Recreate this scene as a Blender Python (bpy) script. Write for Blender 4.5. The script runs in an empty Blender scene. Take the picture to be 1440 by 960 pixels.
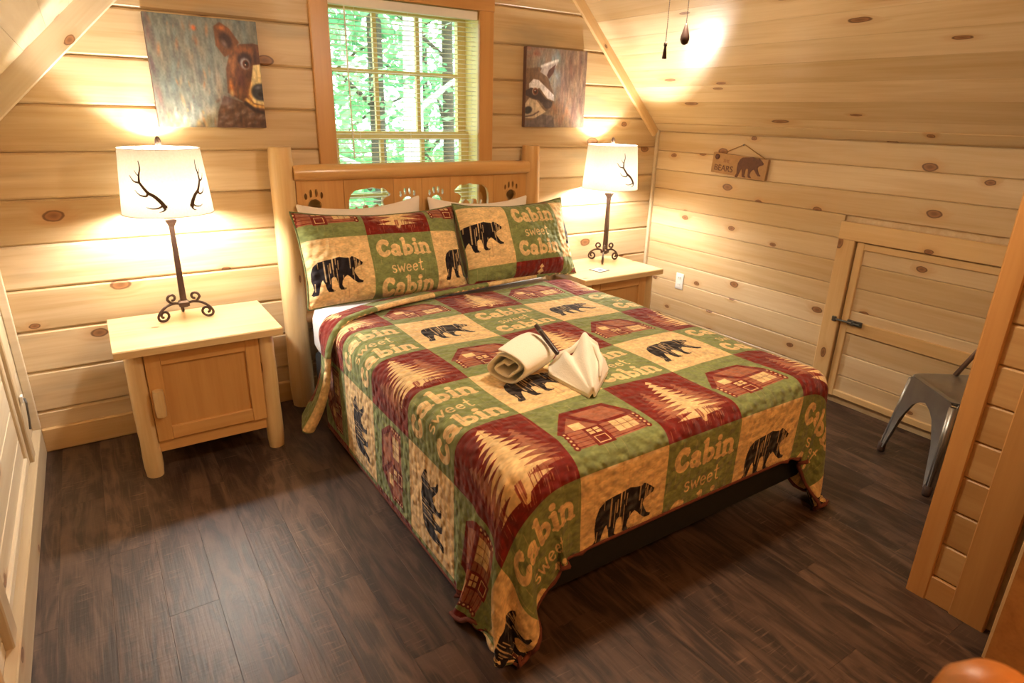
import bpy, bmesh, math, random
import numpy as np
from mathutils import Vector, Matrix
from mathutils.geometry import tessellate_polygon

random.seed(7)
rng = np.random.RandomState(7)
PI = math.pi
scene = bpy.context.scene
COL = scene.collection

# ------------------------------------------------------------------ camera
CAM = Vector((0.0, 0.0, 1.6))
YAW, PITCH, ROLL, FPX = 0.591, 0.3494, 0.02596, 879.2
cy, sy = math.cos(YAW), math.sin(YAW)
fwd = Vector((sy * math.cos(PITCH), cy * math.cos(PITCH), -math.sin(PITCH)))
rt = Vector((cy, -sy, 0.0)); up = rt.cross(fwd)
rt, up = math.cos(ROLL) * rt + math.sin(ROLL) * up, -math.sin(ROLL) * rt + math.cos(ROLL) * up
cd = bpy.data.cameras.new('camera'); cam = bpy.data.objects.new('camera', cd); COL.objects.link(cam)
cd.sensor_width = 36.0; cd.lens = FPX / 1440 * 36; cd.clip_start = 0.02; cd.clip_end = 200
cd.dof.use_dof = True; cd.dof.focus_distance = 2.7; cd.dof.aperture_fstop = 4.5
cam.matrix_world = Matrix(((rt.x, up.x, -fwd.x, CAM.x), (rt.y, up.y, -fwd.y, CAM.y), (rt.z, up.z, -fwd.z, CAM.z), (0, 0, 0, 1)))
scene.camera = cam

# ------------------------------------------------------------------ world and exposure
SKY_STRENGTH = 4.0
BULB_L = 900.0
HALL_L = 98.0
FAN_L = 200.0
world = bpy.data.worlds.new('sky'); scene.world = world; world.use_nodes = True
bg = world.node_tree.nodes['Background']
bg.inputs[0].default_value = (0.80, 1.0, 0.95, 1); bg.inputs[1].default_value = SKY_STRENGTH
vs = scene.view_settings
vs.view_transform = 'Standard'; vs.look = 'None'; vs.gamma = 1.0; vs.use_curve_mapping = False
vs.exposure = 0.38

# ------------------------------------------------------------------ helpers
class MB:
    def __init__(self): self.v = []; self.f = []
    def add(self, vs_, fs_):
        o = len(self.v); self.v += [tuple(p) for p in vs_]; self.f += [tuple(i + o for i in f) for f in fs_]; return self
    def box(self, x0, x1, y0, y1, z0, z1, c=0.0):
        if c <= 0:
            vv = [(x, y, z) for z in (z0, z1) for y in (y0, y1) for x in (x0, x1)]
            return self.add(vv, [(0, 2, 3, 1), (4, 5, 7, 6), (0, 1, 5, 4), (2, 6, 7, 3), (0, 4, 6, 2), (1, 3, 7, 5)])
        bm = bmesh.new(); bmesh.ops.create_cube(bm, size=1)
        for q in bm.verts: q.co = Vector(((x0 + x1) / 2 + q.co.x * (x1 - x0), (y0 + y1) / 2 + q.co.y * (y1 - y0), (z0 + z1) / 2 + q.co.z * (z1 - z0)))
        bmesh.ops.bevel(bm, geom=bm.edges[:], offset=c, segments=2, affect='EDGES', profile=0.5)
        bm.verts.index_update()
        self.add([q.co for q in bm.verts], [[q.index for q in f.verts] for f in bm.faces]); bm.free(); return self
    def lathe(self, prof, n=20, M=None, cap=True):
        vv, ff = [], []
        for r, z in prof:
            for k in range(n):
                a = 2 * PI * k / n; vv.append(Vector((r * math.cos(a), r * math.sin(a), z)))
        for i in range(len(prof) - 1):
            for k in range(n):
                k2 = (k + 1) % n; ff.append((i * n + k, i * n + k2, (i + 1) * n + k2, (i + 1) * n + k))
        if cap:
            ff.append(tuple(range(n))[::-1]); ff.append(tuple((len(prof) - 1) * n + k for k in range(n)))
        if M is not None: vv = [M @ q for q in vv]
        return self.add(vv, ff)
    def tube(self, pts, r, n=8, closed=False):
        pts = [Vector(p) for p in pts]; m = len(pts); rr = r if hasattr(r, '__len__') else [r] * m
        vv, ff = [], []; prev = None
        for i, p in enumerate(pts):
            t = (pts[min(i + 1, m - 1)] - pts[max(i - 1, 0)])
            if t.length < 1e-9: t = Vector((0, 0, 1))
            t.normalize()
            if prev is None:
                a = Vector((0, 0, 1)) if abs(t.z) < .9 else Vector((1, 0, 0)); nrm = t.cross(a).normalized()
            else:
                nrm = (prev - t * prev.dot(t)); nrm = nrm.normalized() if nrm.length > 1e-6 else t.orthogonal().normalized()
            prev = nrm; b = t.cross(nrm)
            for k in range(n):
                a = 2 * PI * k / n; vv.append(p + (nrm * math.cos(a) + b * math.sin(a)) * rr[i])
        for i in range(m - 1):
            for k in range(n):
                k2 = (k + 1) % n; ff.append((i * n + k, i * n + k2, (i + 1) * n + k2, (i + 1) * n + k))
        ff.append(tuple(range(n))[::-1]); ff.append(tuple((m - 1) * n + k for k in range(n)))
        return self.add(vv, ff)
    def plate(self, outer, holes=(), d0=0.0, d1=0.01, M=None):
        """polygon with holes in (u,v), extruded from d0 to d1 along w"""
        loops = [list(outer)] + [list(h) for h in holes]
        flat = [p for l in loops for p in l]; nn = len(flat)
        tris = tessellate_polygon([[Vector((p[0], p[1], 0)) for p in l] for l in loops])
        vv = [Vector((p[0], p[1], d0)) for p in flat] + [Vector((p[0], p[1], d1)) for p in flat]
        ff = []
        for t in tris:
            a, b, c = (flat[i] for i in t)
            s = (b[0] - a[0]) * (c[1] - a[1]) - (b[1] - a[1]) * (c[0] - a[0])
            if s < 0: t = t[::-1]
            ff.append(tuple(i + nn for i in t)); ff.append(tuple(t[::-1]))
        o = 0
        for li, l in enumerate(loops):
            n = len(l); ar = sum(l[i][0] * l[(i + 1) % n][1] - l[(i + 1) % n][0] * l[i][1] for i in range(n))
            for i in range(n):
                j = (i + 1) % n; q = (o + i, o + j, o + j + nn, o + i + nn)
                if (ar > 0) != (li == 0): q = q[::-1]
                ff.append(q)
            o += n
        if M is not None: vv = [M @ q for q in vv]
        return self.add(vv, ff)
    def build(self, name, mat, parent=None, smooth=False, angle=None):
        me = bpy.data.meshes.new(name); me.from_pydata(self.v, [], self.f); me.update()
        if mat is not None: me.materials.append(mat)
        if smooth:
            me.polygons.foreach_set('use_smooth', [True] * len(me.polygons))
            if angle is not None:
                try: me.set_sharp_from_angle(angle=angle)
                except Exception: pass
        o = bpy.data.objects.new(name, me); COL.objects.link(o)
        if parent is not None: o.parent = parent
        return o

def tag(o, label, cat, group=None):
    o['label'] = label; o['category'] = cat
    if group: o['group'] = group
    return o
def thing(name, loc, label, cat, group=None, rz=0.0):
    o = bpy.data.objects.new(name, None); COL.objects.link(o); o.location = loc; o.rotation_euler = (0, 0, rz)
    o.empty_display_size = 0.05
    return tag(o, label, cat, group)
def struct(o): o['kind'] = 'structure'; return o
def copy_tree(o, parent=None):
    c = o.copy(); COL.objects.link(c)
    if parent is not None: c.parent = parent
    for ch in list(o.children): copy_tree(ch, c)
    return c
def empty_struct(name):
    o = bpy.data.objects.new(name, None); COL.objects.link(o); o['kind'] = 'structure'; o.empty_display_size = .05; return o

_bc = {}
def board(name, parent, org, ex, ey, L, W, T, mat, c=0.005, ends=None, mid=False):
    """plank: length L along ex, width W along ey, front face toward ex x ey; chamfered long edges"""
    ex = Vector(ex).normalized(); ey = Vector(ey).normalized(); ez = ex.cross(ey)
    key = (name, round(L, 4), round(W, 4), T, c, ends, mid, mat.name)
    me = _bc.get(key)
    if me is None:
        a0, a1, b0, b1 = ends if ends else (0, 0, L, L)
        def E(v): f = v / W; return a0 + (a1 - a0) * f, b0 + (b1 - b0) * f
        prof = [(0, -T), (0, -c), (c, 0)]
        if mid: prof += [(W / 2 - c * .8, 0), (W / 2, -c * .8), (W / 2 + c * .8, 0)]
        prof += [(W - c, 0), (W, -c), (W, -T)]
        vv = []
        for v, w in prof: vv.append((E(v)[0], v, w))
        for v, w in prof: vv.append((E(v)[1], v, w))
        n = len(prof); ff = []
        for i in range(n):
            j = (i + 1) % n; ff.append((i, i + n, j + n, j)[::-1] if False else (i, i + n, j + n, j))
        ff.append(tuple(range(n))); ff.append(tuple(range(2 * n - 1, n - 1, -1)))
        me = bpy.data.meshes.new(name); me.from_pydata(vv, [], ff)
        bm = bmesh.new(); bm.from_mesh(me); bmesh.ops.recalc_face_normals(bm, faces=bm.faces); bm.to_mesh(me); bm.free()
        me.materials.append(mat); _bc[key] = me
    o = bpy.data.objects.new(name, me); COL.objects.link(o)
    if parent is not None: o.parent = parent
    o.matrix_basis = Matrix(((ex.x, ey.x, ez.x, org[0]), (ex.y, ey.y, ez.y, org[1]), (ex.z, ey.z, ez.z, org[2]), (0, 0, 0, 1)))
    return o

# ------------------------------------------------------------------ materials
def newmat(name):
    m = bpy.data.materials.new(name); m.use_nodes = True
    nt = m.node_tree; return m, nt, nt.nodes['Principled BSDF']
def N(nt, t, **kw):
    n = nt.nodes.new(t)
    for k, v in kw.items():
        if k in n.inputs.keys(): n.inputs[k].default_value = v
        else: setattr(n, k, v)
    return n
def lk(nt, a, b): nt.links.new(a, b)
def math_(nt, op, a, b=None, c=None, clamp=False):
    n = nt.nodes.new('ShaderNodeMath'); n.operation = op; n.use_clamp = clamp
    for i, x in enumerate((a, b, c)):
        if x is None: continue
        if isinstance(x, (int, float)): n.inputs[i].default_value = x
        else: nt.links.new(x, n.inputs[i])
    return n.outputs[0]
def mixc(nt, f, a, b, mode='MIX'):
    n = nt.nodes.new('ShaderNodeMix'); n.data_type = 'RGBA'; n.blend_type = mode
    for i, x in ((0, f), (6, a), (7, b)):
        if isinstance(x, (int, float)): n.inputs[i].default_value = x
        elif isinstance(x, tuple): n.inputs[i].default_value = x if len(x) == 4 else x + (1,)
        else: nt.links.new(x, n.inputs[i])
    return n.outputs[2]
def smooth(nt, x, lo, hi):
    n = nt.nodes.new('ShaderNodeMapRange'); n.interpolation_type = 'SMOOTHSTEP'
    nt.links.new(x, n.inputs[0]); n.inputs[1].default_value = lo; n.inputs[2].default_value = hi; return n.outputs[0]

def wood(name, light, dark, knot=(.30, .125, .045), rough=.42, axis=0, knots=1.0, coat=0.0, vary=.22, blue=0.0, kscale=(3.0, 5.2)):
    m, nt, b = newmat(name)
    tc = N(nt, 'ShaderNodeTexCoord'); oi = N(nt, 'ShaderNodeObjectInfo')
    rnd = oi.outputs['Random']
    add = N(nt, 'ShaderNodeVectorMath', operation='ADD'); lk(nt, tc.outputs['Object'], add.inputs[0])
    cx = N(nt, 'ShaderNodeCombineXYZ')
    lk(nt, math_(nt, 'MULTIPLY', rnd, 91.7), cx.inputs[0]); lk(nt, math_(nt, 'MULTIPLY', rnd, 53.3), cx.inputs[1]); lk(nt, math_(nt, 'MULTIPLY', rnd, 17.1), cx.inputs[2])
    lk(nt, cx.outputs[0], add.inputs[1])
    sep = N(nt, 'ShaderNodeSeparateXYZ'); lk(nt, add.outputs[0], sep.inputs[0])
    order = {0: (0, 1, 2), 1: (1, 0, 2), 2: (2, 0, 1)}[axis]
    A, B, Cc = (sep.outputs[i] for i in order)
    def vec(sa, sb, sc):
        q = N(nt, 'ShaderNodeCombineXYZ'); lk(nt, math_(nt, 'MULTIPLY', A, sa), q.inputs[0]); lk(nt, math_(nt, 'MULTIPLY', B, sb), q.inputs[1]); lk(nt, math_(nt, 'MULTIPLY', Cc, sc), q.inputs[2]); return q.outputs[0]
    # knots
    kv = vec(kscale[0], kscale[1], kscale[1] * .6 if axis == 2 else 0.001)
    wob = N(nt, 'ShaderNodeTexNoise'); wob.inputs['Scale'].default_value = 6; wob.inputs['Detail'].default_value = 2; lk(nt, kv, wob.inputs['Vector'])
    vo = N(nt, 'ShaderNodeTexVoronoi', voronoi_dimensions='3D' if axis == 2 else '2D'); vo.inputs['Scale'].default_value = 1.0; vo.inputs['Randomness'].default_value = .95; lk(nt, kv, vo.inputs['Vector'])
    dist = math_(nt, 'ADD', vo.outputs['Distance'], math_(nt, 'MULTIPLY', math_(nt, 'SUBTRACT', wob.outputs['Fac'], .5), .06))
    sc = N(nt, 'ShaderNodeSeparateColor'); lk(nt, vo.outputs['Color'], sc.inputs[0])
    size = math_(nt, 'ADD', math_(nt, 'MULTIPLY', sc.outputs[1], .07), .035)
    gate = math_(nt, 'LESS_THAN', sc.outputs[0], .42 * knots)
    rel = math_(nt, 'DIVIDE', dist, size)
    core = math_(nt, 'MULTIPLY', math_(nt, 'SUBTRACT', 1.0, smooth(nt, rel, .75, 1.1)), gate)
    halo = math_(nt, 'MULTIPLY', math_(nt, 'SUBTRACT', 1.0, smooth(nt, rel, .8, 3.2)), gate)
    ring = math_(nt, 'MULTIPLY', math_(nt, 'SUBTRACT', 1.0, smooth(nt, math_(nt, 'ABSOLUTE', math_(nt, 'SUBTRACT', rel, .95)), .05, .22)), gate)
    # grain bends round the knots
    warp = math_(nt, 'MULTIPLY', halo, .55)
    gv = N(nt, 'ShaderNodeCombineXYZ')
    lk(nt, math_(nt, 'MULTIPLY', A, .9), gv.inputs[0]); lk(nt, math_(nt, 'ADD', math_(nt, 'MULTIPLY', B, 15.0), warp), gv.inputs[1]); lk(nt, math_(nt, 'MULTIPLY', Cc, 15.0), gv.inputs[2])
    n1 = N(nt, 'ShaderNodeTexNoise'); n1.inputs['Scale'].default_value = 1.0; n1.inputs['Detail'].default_value = 3; n1.inputs['Distortion'].default_value = .7; lk(nt, gv.outputs[0], n1.inputs['Vector'])
    n2 = N(nt, 'ShaderNodeTexNoise'); n2.inputs['Scale'].default_value = 1.0; n2.inputs['Detail'].default_value = 4; lk(nt, vec(4, 95, 95), n2.inputs['Vector'])
    g = math_(nt, 'ADD', math_(nt, 'MULTIPLY', smooth(nt, n1.outputs['Fac'], .35, .72), .75), math_(nt, 'MULTIPLY', smooth(nt, n2.outputs['Fac'], .35, .75), .30), clamp=True)
    col = mixc(nt, g, light, dark)
    tone = mixc(nt, rnd, (1 - vary, 1 - vary * 1.25, 1 - vary * 1.7), (1.0, 1.0, 1.0))
    col = mixc(nt, 1.0, col, tone, 'MULTIPLY')
    if blue > 0:
        n3 = N(nt, 'ShaderNodeTexNoise'); n3.inputs['Scale'].default_value = 1.0; n3.inputs['Detail'].default_value = 3; lk(nt, vec(1.6, 5, 5), n3.inputs['Vector'])
        col = mixc(nt, math_(nt, 'MULTIPLY', smooth(nt, n3.outputs['Fac'], .56, .72), blue), col, (.30, .27, .20))
    col = mixc(nt, math_(nt, 'MULTIPLY', halo, .38), col, (.50, .23, .075))
    col = mixc(nt, math_(nt, 'MULTIPLY', core, .9), col, mixc(nt, smooth(nt, rel, .1, .8), (.17, .065, .022), knot))
    col = mixc(nt, math_(nt, 'MULTIPLY', ring, .8), col, (.105, .04, .014))
    lk(nt, col, b.inputs['Base Color'])
    b.inputs['Roughness'].default_value = rough
    if coat: b.inputs['Coat Weight'].default_value = coat; b.inputs['Coat Roughness'].default_value = .22
    bp = N(nt, 'ShaderNodeBump'); bp.inputs['Strength'].default_value = .06; bp.inputs['Distance'].default_value = .01; lk(nt, n2.outputs['Fac'], bp.inputs['Height']); lk(nt, bp.outputs[0], b.inputs['Normal'])
    return m

PINE = wood('pine_wall', (.74, .585, .37), (.59, .41, .215), blue=.5, kscale=(2.4, 4.2))
PINE_T = wood('pine_tongue_and_groove', (.77, .61, .39), (.65, .465, .255), rough=.36)
PINE_C = wood('pine_ceiling', (.80, .625, .39), (.66, .465, .24), rough=.32, coat=.25, kscale=(1.6, 6.5))
PINE_P = wood('pale_pine', (.74, .64, .47), (.66, .535, .36), knots=.7)
PINE_O = wood('orange_pine_trim', (.62, .335, .115), (.54, .27, .085), knots=.35, vary=.1, rough=.35)
TRIM = wood('pine_trim', (.76, .53, .26), (.66, .42, .18), knots=.5, vary=.1)
LOG = wood('varnished_log', (.66, .40, .155), (.54, .29, .095), axis=2, rough=.3, knots=.5, coat=.4, vary=.1, kscale=(2.3, 9))
LOGP = wood('pale_log', (.78, .57, .29), (.66, .43, .19), axis=2, rough=.35, knots=.8, coat=.3, vary=.1, kscale=(3.0, 9))
NS_TOP = wood('nightstand_top_pine', (.80, .60, .33), (.70, .48, .225), rough=.3, coat=.3, vary=.05, knots=.7)
NS_BODY = wood('nightstand_orange_pine', (.72, .41, .15), (.63, .33, .105), rough=.36, vary=.06, knots=.6)
NS_V = wood('nightstand_orange_pine_upright', (.66, .37, .13), (.58, .30, .095), rough=.36, vary=.06, knots=.5, axis=2)
HB = wood('headboard_orange_pine', (.66, .37, .13), (.56, .28, .085), rough=.36, vary=.16, knots=.4, axis=2)
PARTW = wood('partition_amber_pine', (.66, .42, .18), (.56, .32, .12), knots=.8)
DOORW = wood('foreground_orange_wood', (.50, .22, .055), (.36, .14, .03), knots=.2, axis=2)

def floor_mat():
    m, nt, b = newmat('dark_oak_vinyl')
    tc = N(nt, 'ShaderNodeTexCoord'); oi = N(nt, 'ShaderNodeObjectInfo'); rnd = oi.outputs['Random']
    add = N(nt, 'ShaderNodeVectorMath', operation='ADD'); lk(nt, tc.outputs['Object'], add.inputs[0])
    cx = N(nt, 'ShaderNodeCombineXYZ'); lk(nt, math_(nt, 'MULTIPLY', rnd, 77.0), cx.inputs[0]); lk(nt, math_(nt, 'MULTIPLY', rnd, 31.0), cx.inputs[1]); lk(nt, cx.outputs[0], add.inputs[1])
    def ns(scale, det, dist=0.0):
        mp = N(nt, 'ShaderNodeMapping'); mp.inputs['Scale'].default_value = scale; lk(nt, add.outputs[0], mp.inputs[0])
        n = N(nt, 'ShaderNodeTexNoise'); n.inputs['Scale'].default_value = 1; n.inputs['Detail'].default_value = det; n.inputs['Distortion'].default_value = dist; lk(nt, mp.outputs[0], n.inputs['Vector']); return n.outputs['Fac']
    a = ns((2.6, 11, 1), 5, 2.0); f = ns((5, 120, 1), 3); cross = ns((95, 9, 1), 2); st = ns((1.4, 6, 1), 2)
    g = smooth(nt, a, .38, .68)
    col = mixc(nt, g, (.036, .021, .015), (.118, .070, .046))
    col = mixc(nt, math_(nt, 'MULTIPLY', smooth(nt, f, .5, .75), .4), col, (.17, .10, .06))
    col = mixc(nt, math_(nt, 'MULTIPLY', smooth(nt, cross, .58, .72), math_(nt, 'MULTIPLY', smooth(nt, st, .45, .62), .55)), col, (.22, .14, .09))
    tone = mixc(nt, rnd, (.68, .66, .66), (1.1, 1.08, 1.08)); col = mixc(nt, 1.0, col, tone, 'MULTIPLY')
    lk(nt, col, b.inputs['Base Color']); b.inputs['Roughness'].default_value = .47; b.inputs['Specular IOR Level'].default_value = .5
    bp = N(nt, 'ShaderNodeBump'); bp.inputs['Strength'].default_value = .15; bp.inputs['Distance'].default_value = .004
    lk(nt, math_(nt, 'ADD', cross, f), bp.inputs['Height']); lk(nt, bp.outputs[0], b.inputs['Normal'])
    return m
FLOOR = floor_mat()

def plain(name, col, rough=.5, metal=0.0, noise=0.0, nscale=40, spec=.5):
    m, nt, b = newmat(name); b.inputs['Roughness'].default_value = rough; b.inputs['Metallic'].default_value = metal; b.inputs['Specular IOR Level'].default_value = spec
    tc = N(nt, 'ShaderNodeTexCoord'); n = N(nt, 'ShaderNodeTexNoise'); n.inputs['Scale'].default_value = nscale; n.inputs['Detail'].default_value = 3; lk(nt, tc.outputs['Object'], n.inputs['Vector'])
    k = 1 - noise
    lk(nt, mixc(nt, n.outputs['Fac'], tuple(c * k for c in col), tuple(min(1, c * (1 + noise)) for c in col)), b.inputs['Base Color'])
    return m
def emis(name, col, L):
    m, nt, b = newmat(name); b.inputs['Base Color'].default_value = (*col, 1); b.inputs['Emission Color'].default_value = (*col, 1); b.inputs['Emission Strength'].default_value = L; return m
WHITE = plain('white_plastic', (.85, .84, .80), .35, noise=.03)
SLAT = plain('blind_slat_vinyl', (.86, .84, .78), .4, noise=.03)
BLACKF = plain('black_fabric', (.008, .008, .009), .8, noise=.2)
IRON = plain('dark_bronze_iron', (.075, .042, .033), .42, metal=.55, noise=.25, nscale=60)
STEEL = plain('brushed_gunmetal', (.34, .335, .32), .34, metal=.85, noise=.25, nscale=14)
RUBBER = plain('brown_rubber', (.06, .032, .022), .7, noise=.2)
BOLT = plain('dark_zinc', (.16, .16, .155), .35, metal=.8, noise=.2)
CANVAS_E = plain('painted_canvas_edge', (.16, .09, .075), .7, noise=.3, nscale=25)
SASH = plain('sash_wood', (.60, .44, .17), .5, noise=.15)
JAMB = plain('jamb_clear_pine', (.80, .66, .30), .45, noise=.06, nscale=12)
SHEET = plain('white_sheet', (.80, .80, .82), .85, noise=.03)
PILLOWW = plain('cream_pillowcase', (.78, .70, .60), .9, noise=.04)
def glass_mat():
    m, nt, b = newmat('window_glass'); nt.nodes.remove(b)
    t = N(nt, 'ShaderNodeBsdfTransparent'); t.inputs[0].default_value = (.96, .98, .97, 1); g = N(nt, 'ShaderNodeBsdfGlossy'); g.inputs['Roughness'].default_value = .02
    mx = N(nt, 'ShaderNodeMixShader'); mx.inputs[0].default_value = .05; lk(nt, t.outputs[0], mx.inputs[1]); lk(nt, g.outputs[0], mx.inputs[2]); lk(nt, mx.outputs[0], nt.nodes['Material Output'].inputs[0]); return m
GLASS = glass_mat()
def shade_mat():
    m, nt, b = newmat('linen_lampshade'); nt.nodes.remove(b)
    tc = N(nt, 'ShaderNodeTexCoord'); n = N(nt, 'ShaderNodeTexNoise'); n.inputs['Scale'].default_value = 120; n.inputs['Detail'].default_value = 2; lk(nt, tc.outputs['Object'], n.inputs['Vector'])
    c = mixc(nt, n.outputs['Fac'], (.70, .62, .44), (.82, .76, .60))
    d = N(nt, 'ShaderNodeBsdfDiffuse'); t = N(nt, 'ShaderNodeBsdfTranslucent'); lk(nt, c, d.inputs[0]); lk(nt, c, t.inputs[0])
    mx = N(nt, 'ShaderNodeMixShader'); mx.inputs[0].default_value = .038; lk(nt, d.outputs[0], mx.inputs[1]); lk(nt, t.outputs[0], mx.inputs[2]); lk(nt, mx.outputs[0], nt.nodes['Material Output'].inputs[0]); return m
SHADE = shade_mat()
def terry_mat():
    m, nt, b = newmat('cream_terry'); b.inputs['Roughness'].default_value = .95; b.inputs['Sheen Weight'].default_value = .3
    tc = N(nt, 'ShaderNodeTexCoord'); n = N(nt, 'ShaderNodeTexNoise'); n.inputs['Scale'].default_value = 220; n.inputs['Detail'].default_value = 2; lk(nt, tc.outputs['Object'], n.inputs['Vector'])
    lk(nt, mixc(nt, n.outputs['Fac'], (.84, .78, .64), (.92, .88, .76)), b.inputs['Base Color'])
    bp = N(nt, 'ShaderNodeBump'); bp.inputs['Strength'].default_value = .5; bp.inputs['Distance'].default_value = .004; lk(nt, n.outputs['Fac'], bp.inputs['Height']); lk(nt, bp.outputs[0], b.inputs['Normal']); return m
TERRY = terry_mat()

# ------------------------------------------------------------------ printed fabric and paintings, drawn pixel by pixel here
class Canvas:
    """unit square raster; y up"""
    def __init__(self, n, col):
        self.n = n; g = (np.arange(n) + .5) / n; self.X, self.Y = np.meshgrid(g, g); self.a = np.zeros((n, n, 3)); self.a[:] = col
    def blend(self, mask, col):
        self.a += mask[..., None] * (np.array(col) - self.a)
    def inside(self, pts):
        pts = np.array(pts, float); m = np.zeros((self.n, self.n), bool); X, Y = self.X, self.Y
        for (x0, y0), (x1, y1) in zip(pts, np.roll(pts, -1, 0)):
            if y0 == y1: continue
            m ^= ((Y >= min(y0, y1)) & (Y < max(y0, y1)) & (X < (x1 - x0) * (Y - y0) / (y1 - y0) + x0))
        return m.astype(float)
    def poly(self, pts, col, op=1.0): self.blend(self.inside(pts) * op, col)
    def dist(self, pts):
        d = np.full((self.n, self.n), 9.0)
        for (x0, y0), (x1, y1) in zip(pts[:-1], pts[1:]):
            dx, dy = x1 - x0, y1 - y0; L = dx * dx + dy * dy + 1e-12
            t = np.clip(((self.X - x0) * dx + (self.Y - y0) * dy) / L, 0, 1)
            d = np.minimum(d, np.hypot(self.X - x0 - t * dx, self.Y - y0 - t * dy))
        return d
    def stroke(self, pts, w, col, soft=None, op=1.0):
        s = soft or 1.2 / self.n; self.blend(np.clip((w / 2 - self.dist(pts)) / s + .5, 0, 1) * op, col)
    def ell(self, cx_, cy_, rx, ry, col, rot=0.0, soft=.08, op=1.0):
        c_, s_ = math.cos(rot), math.sin(rot); u = (self.X - cx_) * c_ + (self.Y - cy_) * s_; v = -(self.X - cx_) * s_ + (self.Y - cy_) * c_
        self.blend(np.clip((1 - np.hypot(u / rx, v / ry)) / soft, 0, 1) * op, col)
    def noise(self, sx, sy_, amp, r):
        """smooth value noise added to brightness"""
        nx, ny = max(2, int(sx)), max(2, int(sy_)); g = r.rand(ny + 1, nx + 1)
        fx, fy = self.X * nx, self.Y * ny; ix, iy = fx.astype(int), fy.astype(int); tx, ty = fx - ix, fy - iy
        tx = tx * tx * (3 - 2 * tx); ty = ty * ty * (3 - 2 * ty)
        v = (g[iy, ix] * (1 - tx) + g[iy, ix + 1] * tx) * (1 - ty) + (g[iy + 1, ix] * (1 - tx) + g[iy + 1, ix + 1] * tx) * ty
        return (v - .5) * amp
GREEN = (.50, .54, .335); RED = (.46, .13, .095); TAN = (.90, .775, .56); BLK = (.115, .085, .10); PINK = (.63, .39, .29)

def arc(cx_, cy_, rx, ry, a0, a1, n=14): return [(cx_ + rx * math.cos(math.radians(a0 + (a1 - a0) * i / n)), cy_ + ry * math.sin(math.radians(a0 + (a1 - a0) * i / n))) for i in range(n + 1)]
def glyph(ch):
    """strokes: (points, weight) in a box of width w; cap height 1, x-height .68"""
    if ch == 'C': return .86, [(arc(.46, .5, .32, .39, 48, 318), .26), ([(.70, .66), (.70, .92)], .12)]
    if ch == 'a': return .74, [(arc(.30, .24, .18, .17, 0, 360, 18), .17), ([(.53, .50), (.53, .05)], .21), (arc(.33, .44, .21, .18, 20, 150, 8), .17), ([(.53, .05), (.68, .05)], .12)]
    if ch == 'b': return .78, [([(.20, .98), (.20, .05)], .21), (arc(.43, .31, .22, .23, -130, 130, 16), .19), ([(.04, .95), (.2, .95)], .11)]
    if ch == 'i': return .44, [([(.22, .62), (.22, .06)], .22), ([(.05, .62), (.22, .62)], .11), ([(.05, .055), (.39, .055)], .11), ([(.22, .90), (.221, .90)], .24)]
    if ch == 'n': return .84, [([(.19, .62), (.19, .06)], .21), (arc(.42, .40, .21, .22, 150, 0, 10) + [(.63, .06)], .20), ([(.04, .62), (.2, .62)], .11), ([(.04, .055), (.34, .055)], .11), ([(.50, .055), (.78, .055)], .11)]
    if ch == 's': return .55, [(arc(.27, .50, .16, .15, 30, 250, 10) + arc(.27, .20, .17, .16, 80, -150, 10), .10)]
    if ch == 'w': return .80, [([(.06, .64), (.22, .06), (.40, .52), (.56, .06), (.74, .70)], .10)]
    if ch == 'e': return .60, [([(.10, .34), (.48, .40)] + arc(.29, .34, .20, .28, 12, 320, 14), .10)]
    if ch == 't': return .48, [([(.22, 1.0), (.22, .16), (.30, .05), (.42, .08)], .10), ([(.04, .68), (.42, .74)], .09)]
def word(cv, txt, x, y, wid, h, col):
    tot = sum(glyph(c)[0] for c in txt); k = wid / tot
    for c in txt:
        w, st = glyph(c)
        for pts, wt in st: cv.stroke([(x + px_ * k, y + py_ * h) for px_, py_ in pts], wt * min(k, h) * (1.22 if txt[0] == 'C' else 1.1), col)
        x += w * k
BEAR = [(150, 610), (172, 570), (163, 500), (168, 440), (188, 390), (225, 360), (280, 352), (340, 346), (385, 337), (430, 349), (468, 353), (478, 343), (492, 346), (512, 361), (532, 376), (559, 400), (551, 418), (515, 431), (490, 445), (482, 465), (492, 490), (517, 533), (546, 549), (540, 562), (505, 560), (474, 535), (446, 503), (428, 488), (408, 500), (386, 528), (378, 560), (386, 580), (409, 590), (400, 600), (364, 598), (350, 575), (346, 530), (340, 495), (318, 490), (304, 505), (300, 545), (296, 582), (320, 600), (310, 608), (270, 605), (258, 580), (252, 540), (240, 505), (226, 525), (212, 560), (203, 598), (194, 620), (160, 622)]
BEAR01 = [((x - 355) / 410, (480 - y) / 410) for x, y in BEAR]      # centred, about 1 wide
def pine_tree(cv, cx_, y0, y1, w, col, r, layers=9):
    left, right = [], []
    for i in range(layers):
        f = i / layers; yy = y1 + (y0 - y1) * f; yn = y1 + (y0 - y1) * (i + 1) / layers
        hw = w * (.06 + .94 * (i + 1) / layers) * (.85 + .3 * r.rand()); hw2 = w * (.06 + .94 * (i + 1) / layers) * (.85 + .3 * r.rand())
        left += [(cx_ - w * .25 * f, yy), (cx_ - hw, yn + .25 * (yy - yn)), (cx_ - hw * .55, yn + .15 * (yy - yn))]
        right += [(cx_ + w * .25 * f, yy), (cx_ + hw2, yn + .25 * (yy - yn)), (cx_ + hw2 * .55, yn + .15 * (yy - yn))]
    cv.poly([(cx_, y1 + .03)] + right + [(cx_ + w * .12, y0), (cx_ + w * .05, y0 - .05), (cx_ - w * .05, y0 - .05), (cx_ - w * .12, y0)] + left[::-1], col)
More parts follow.
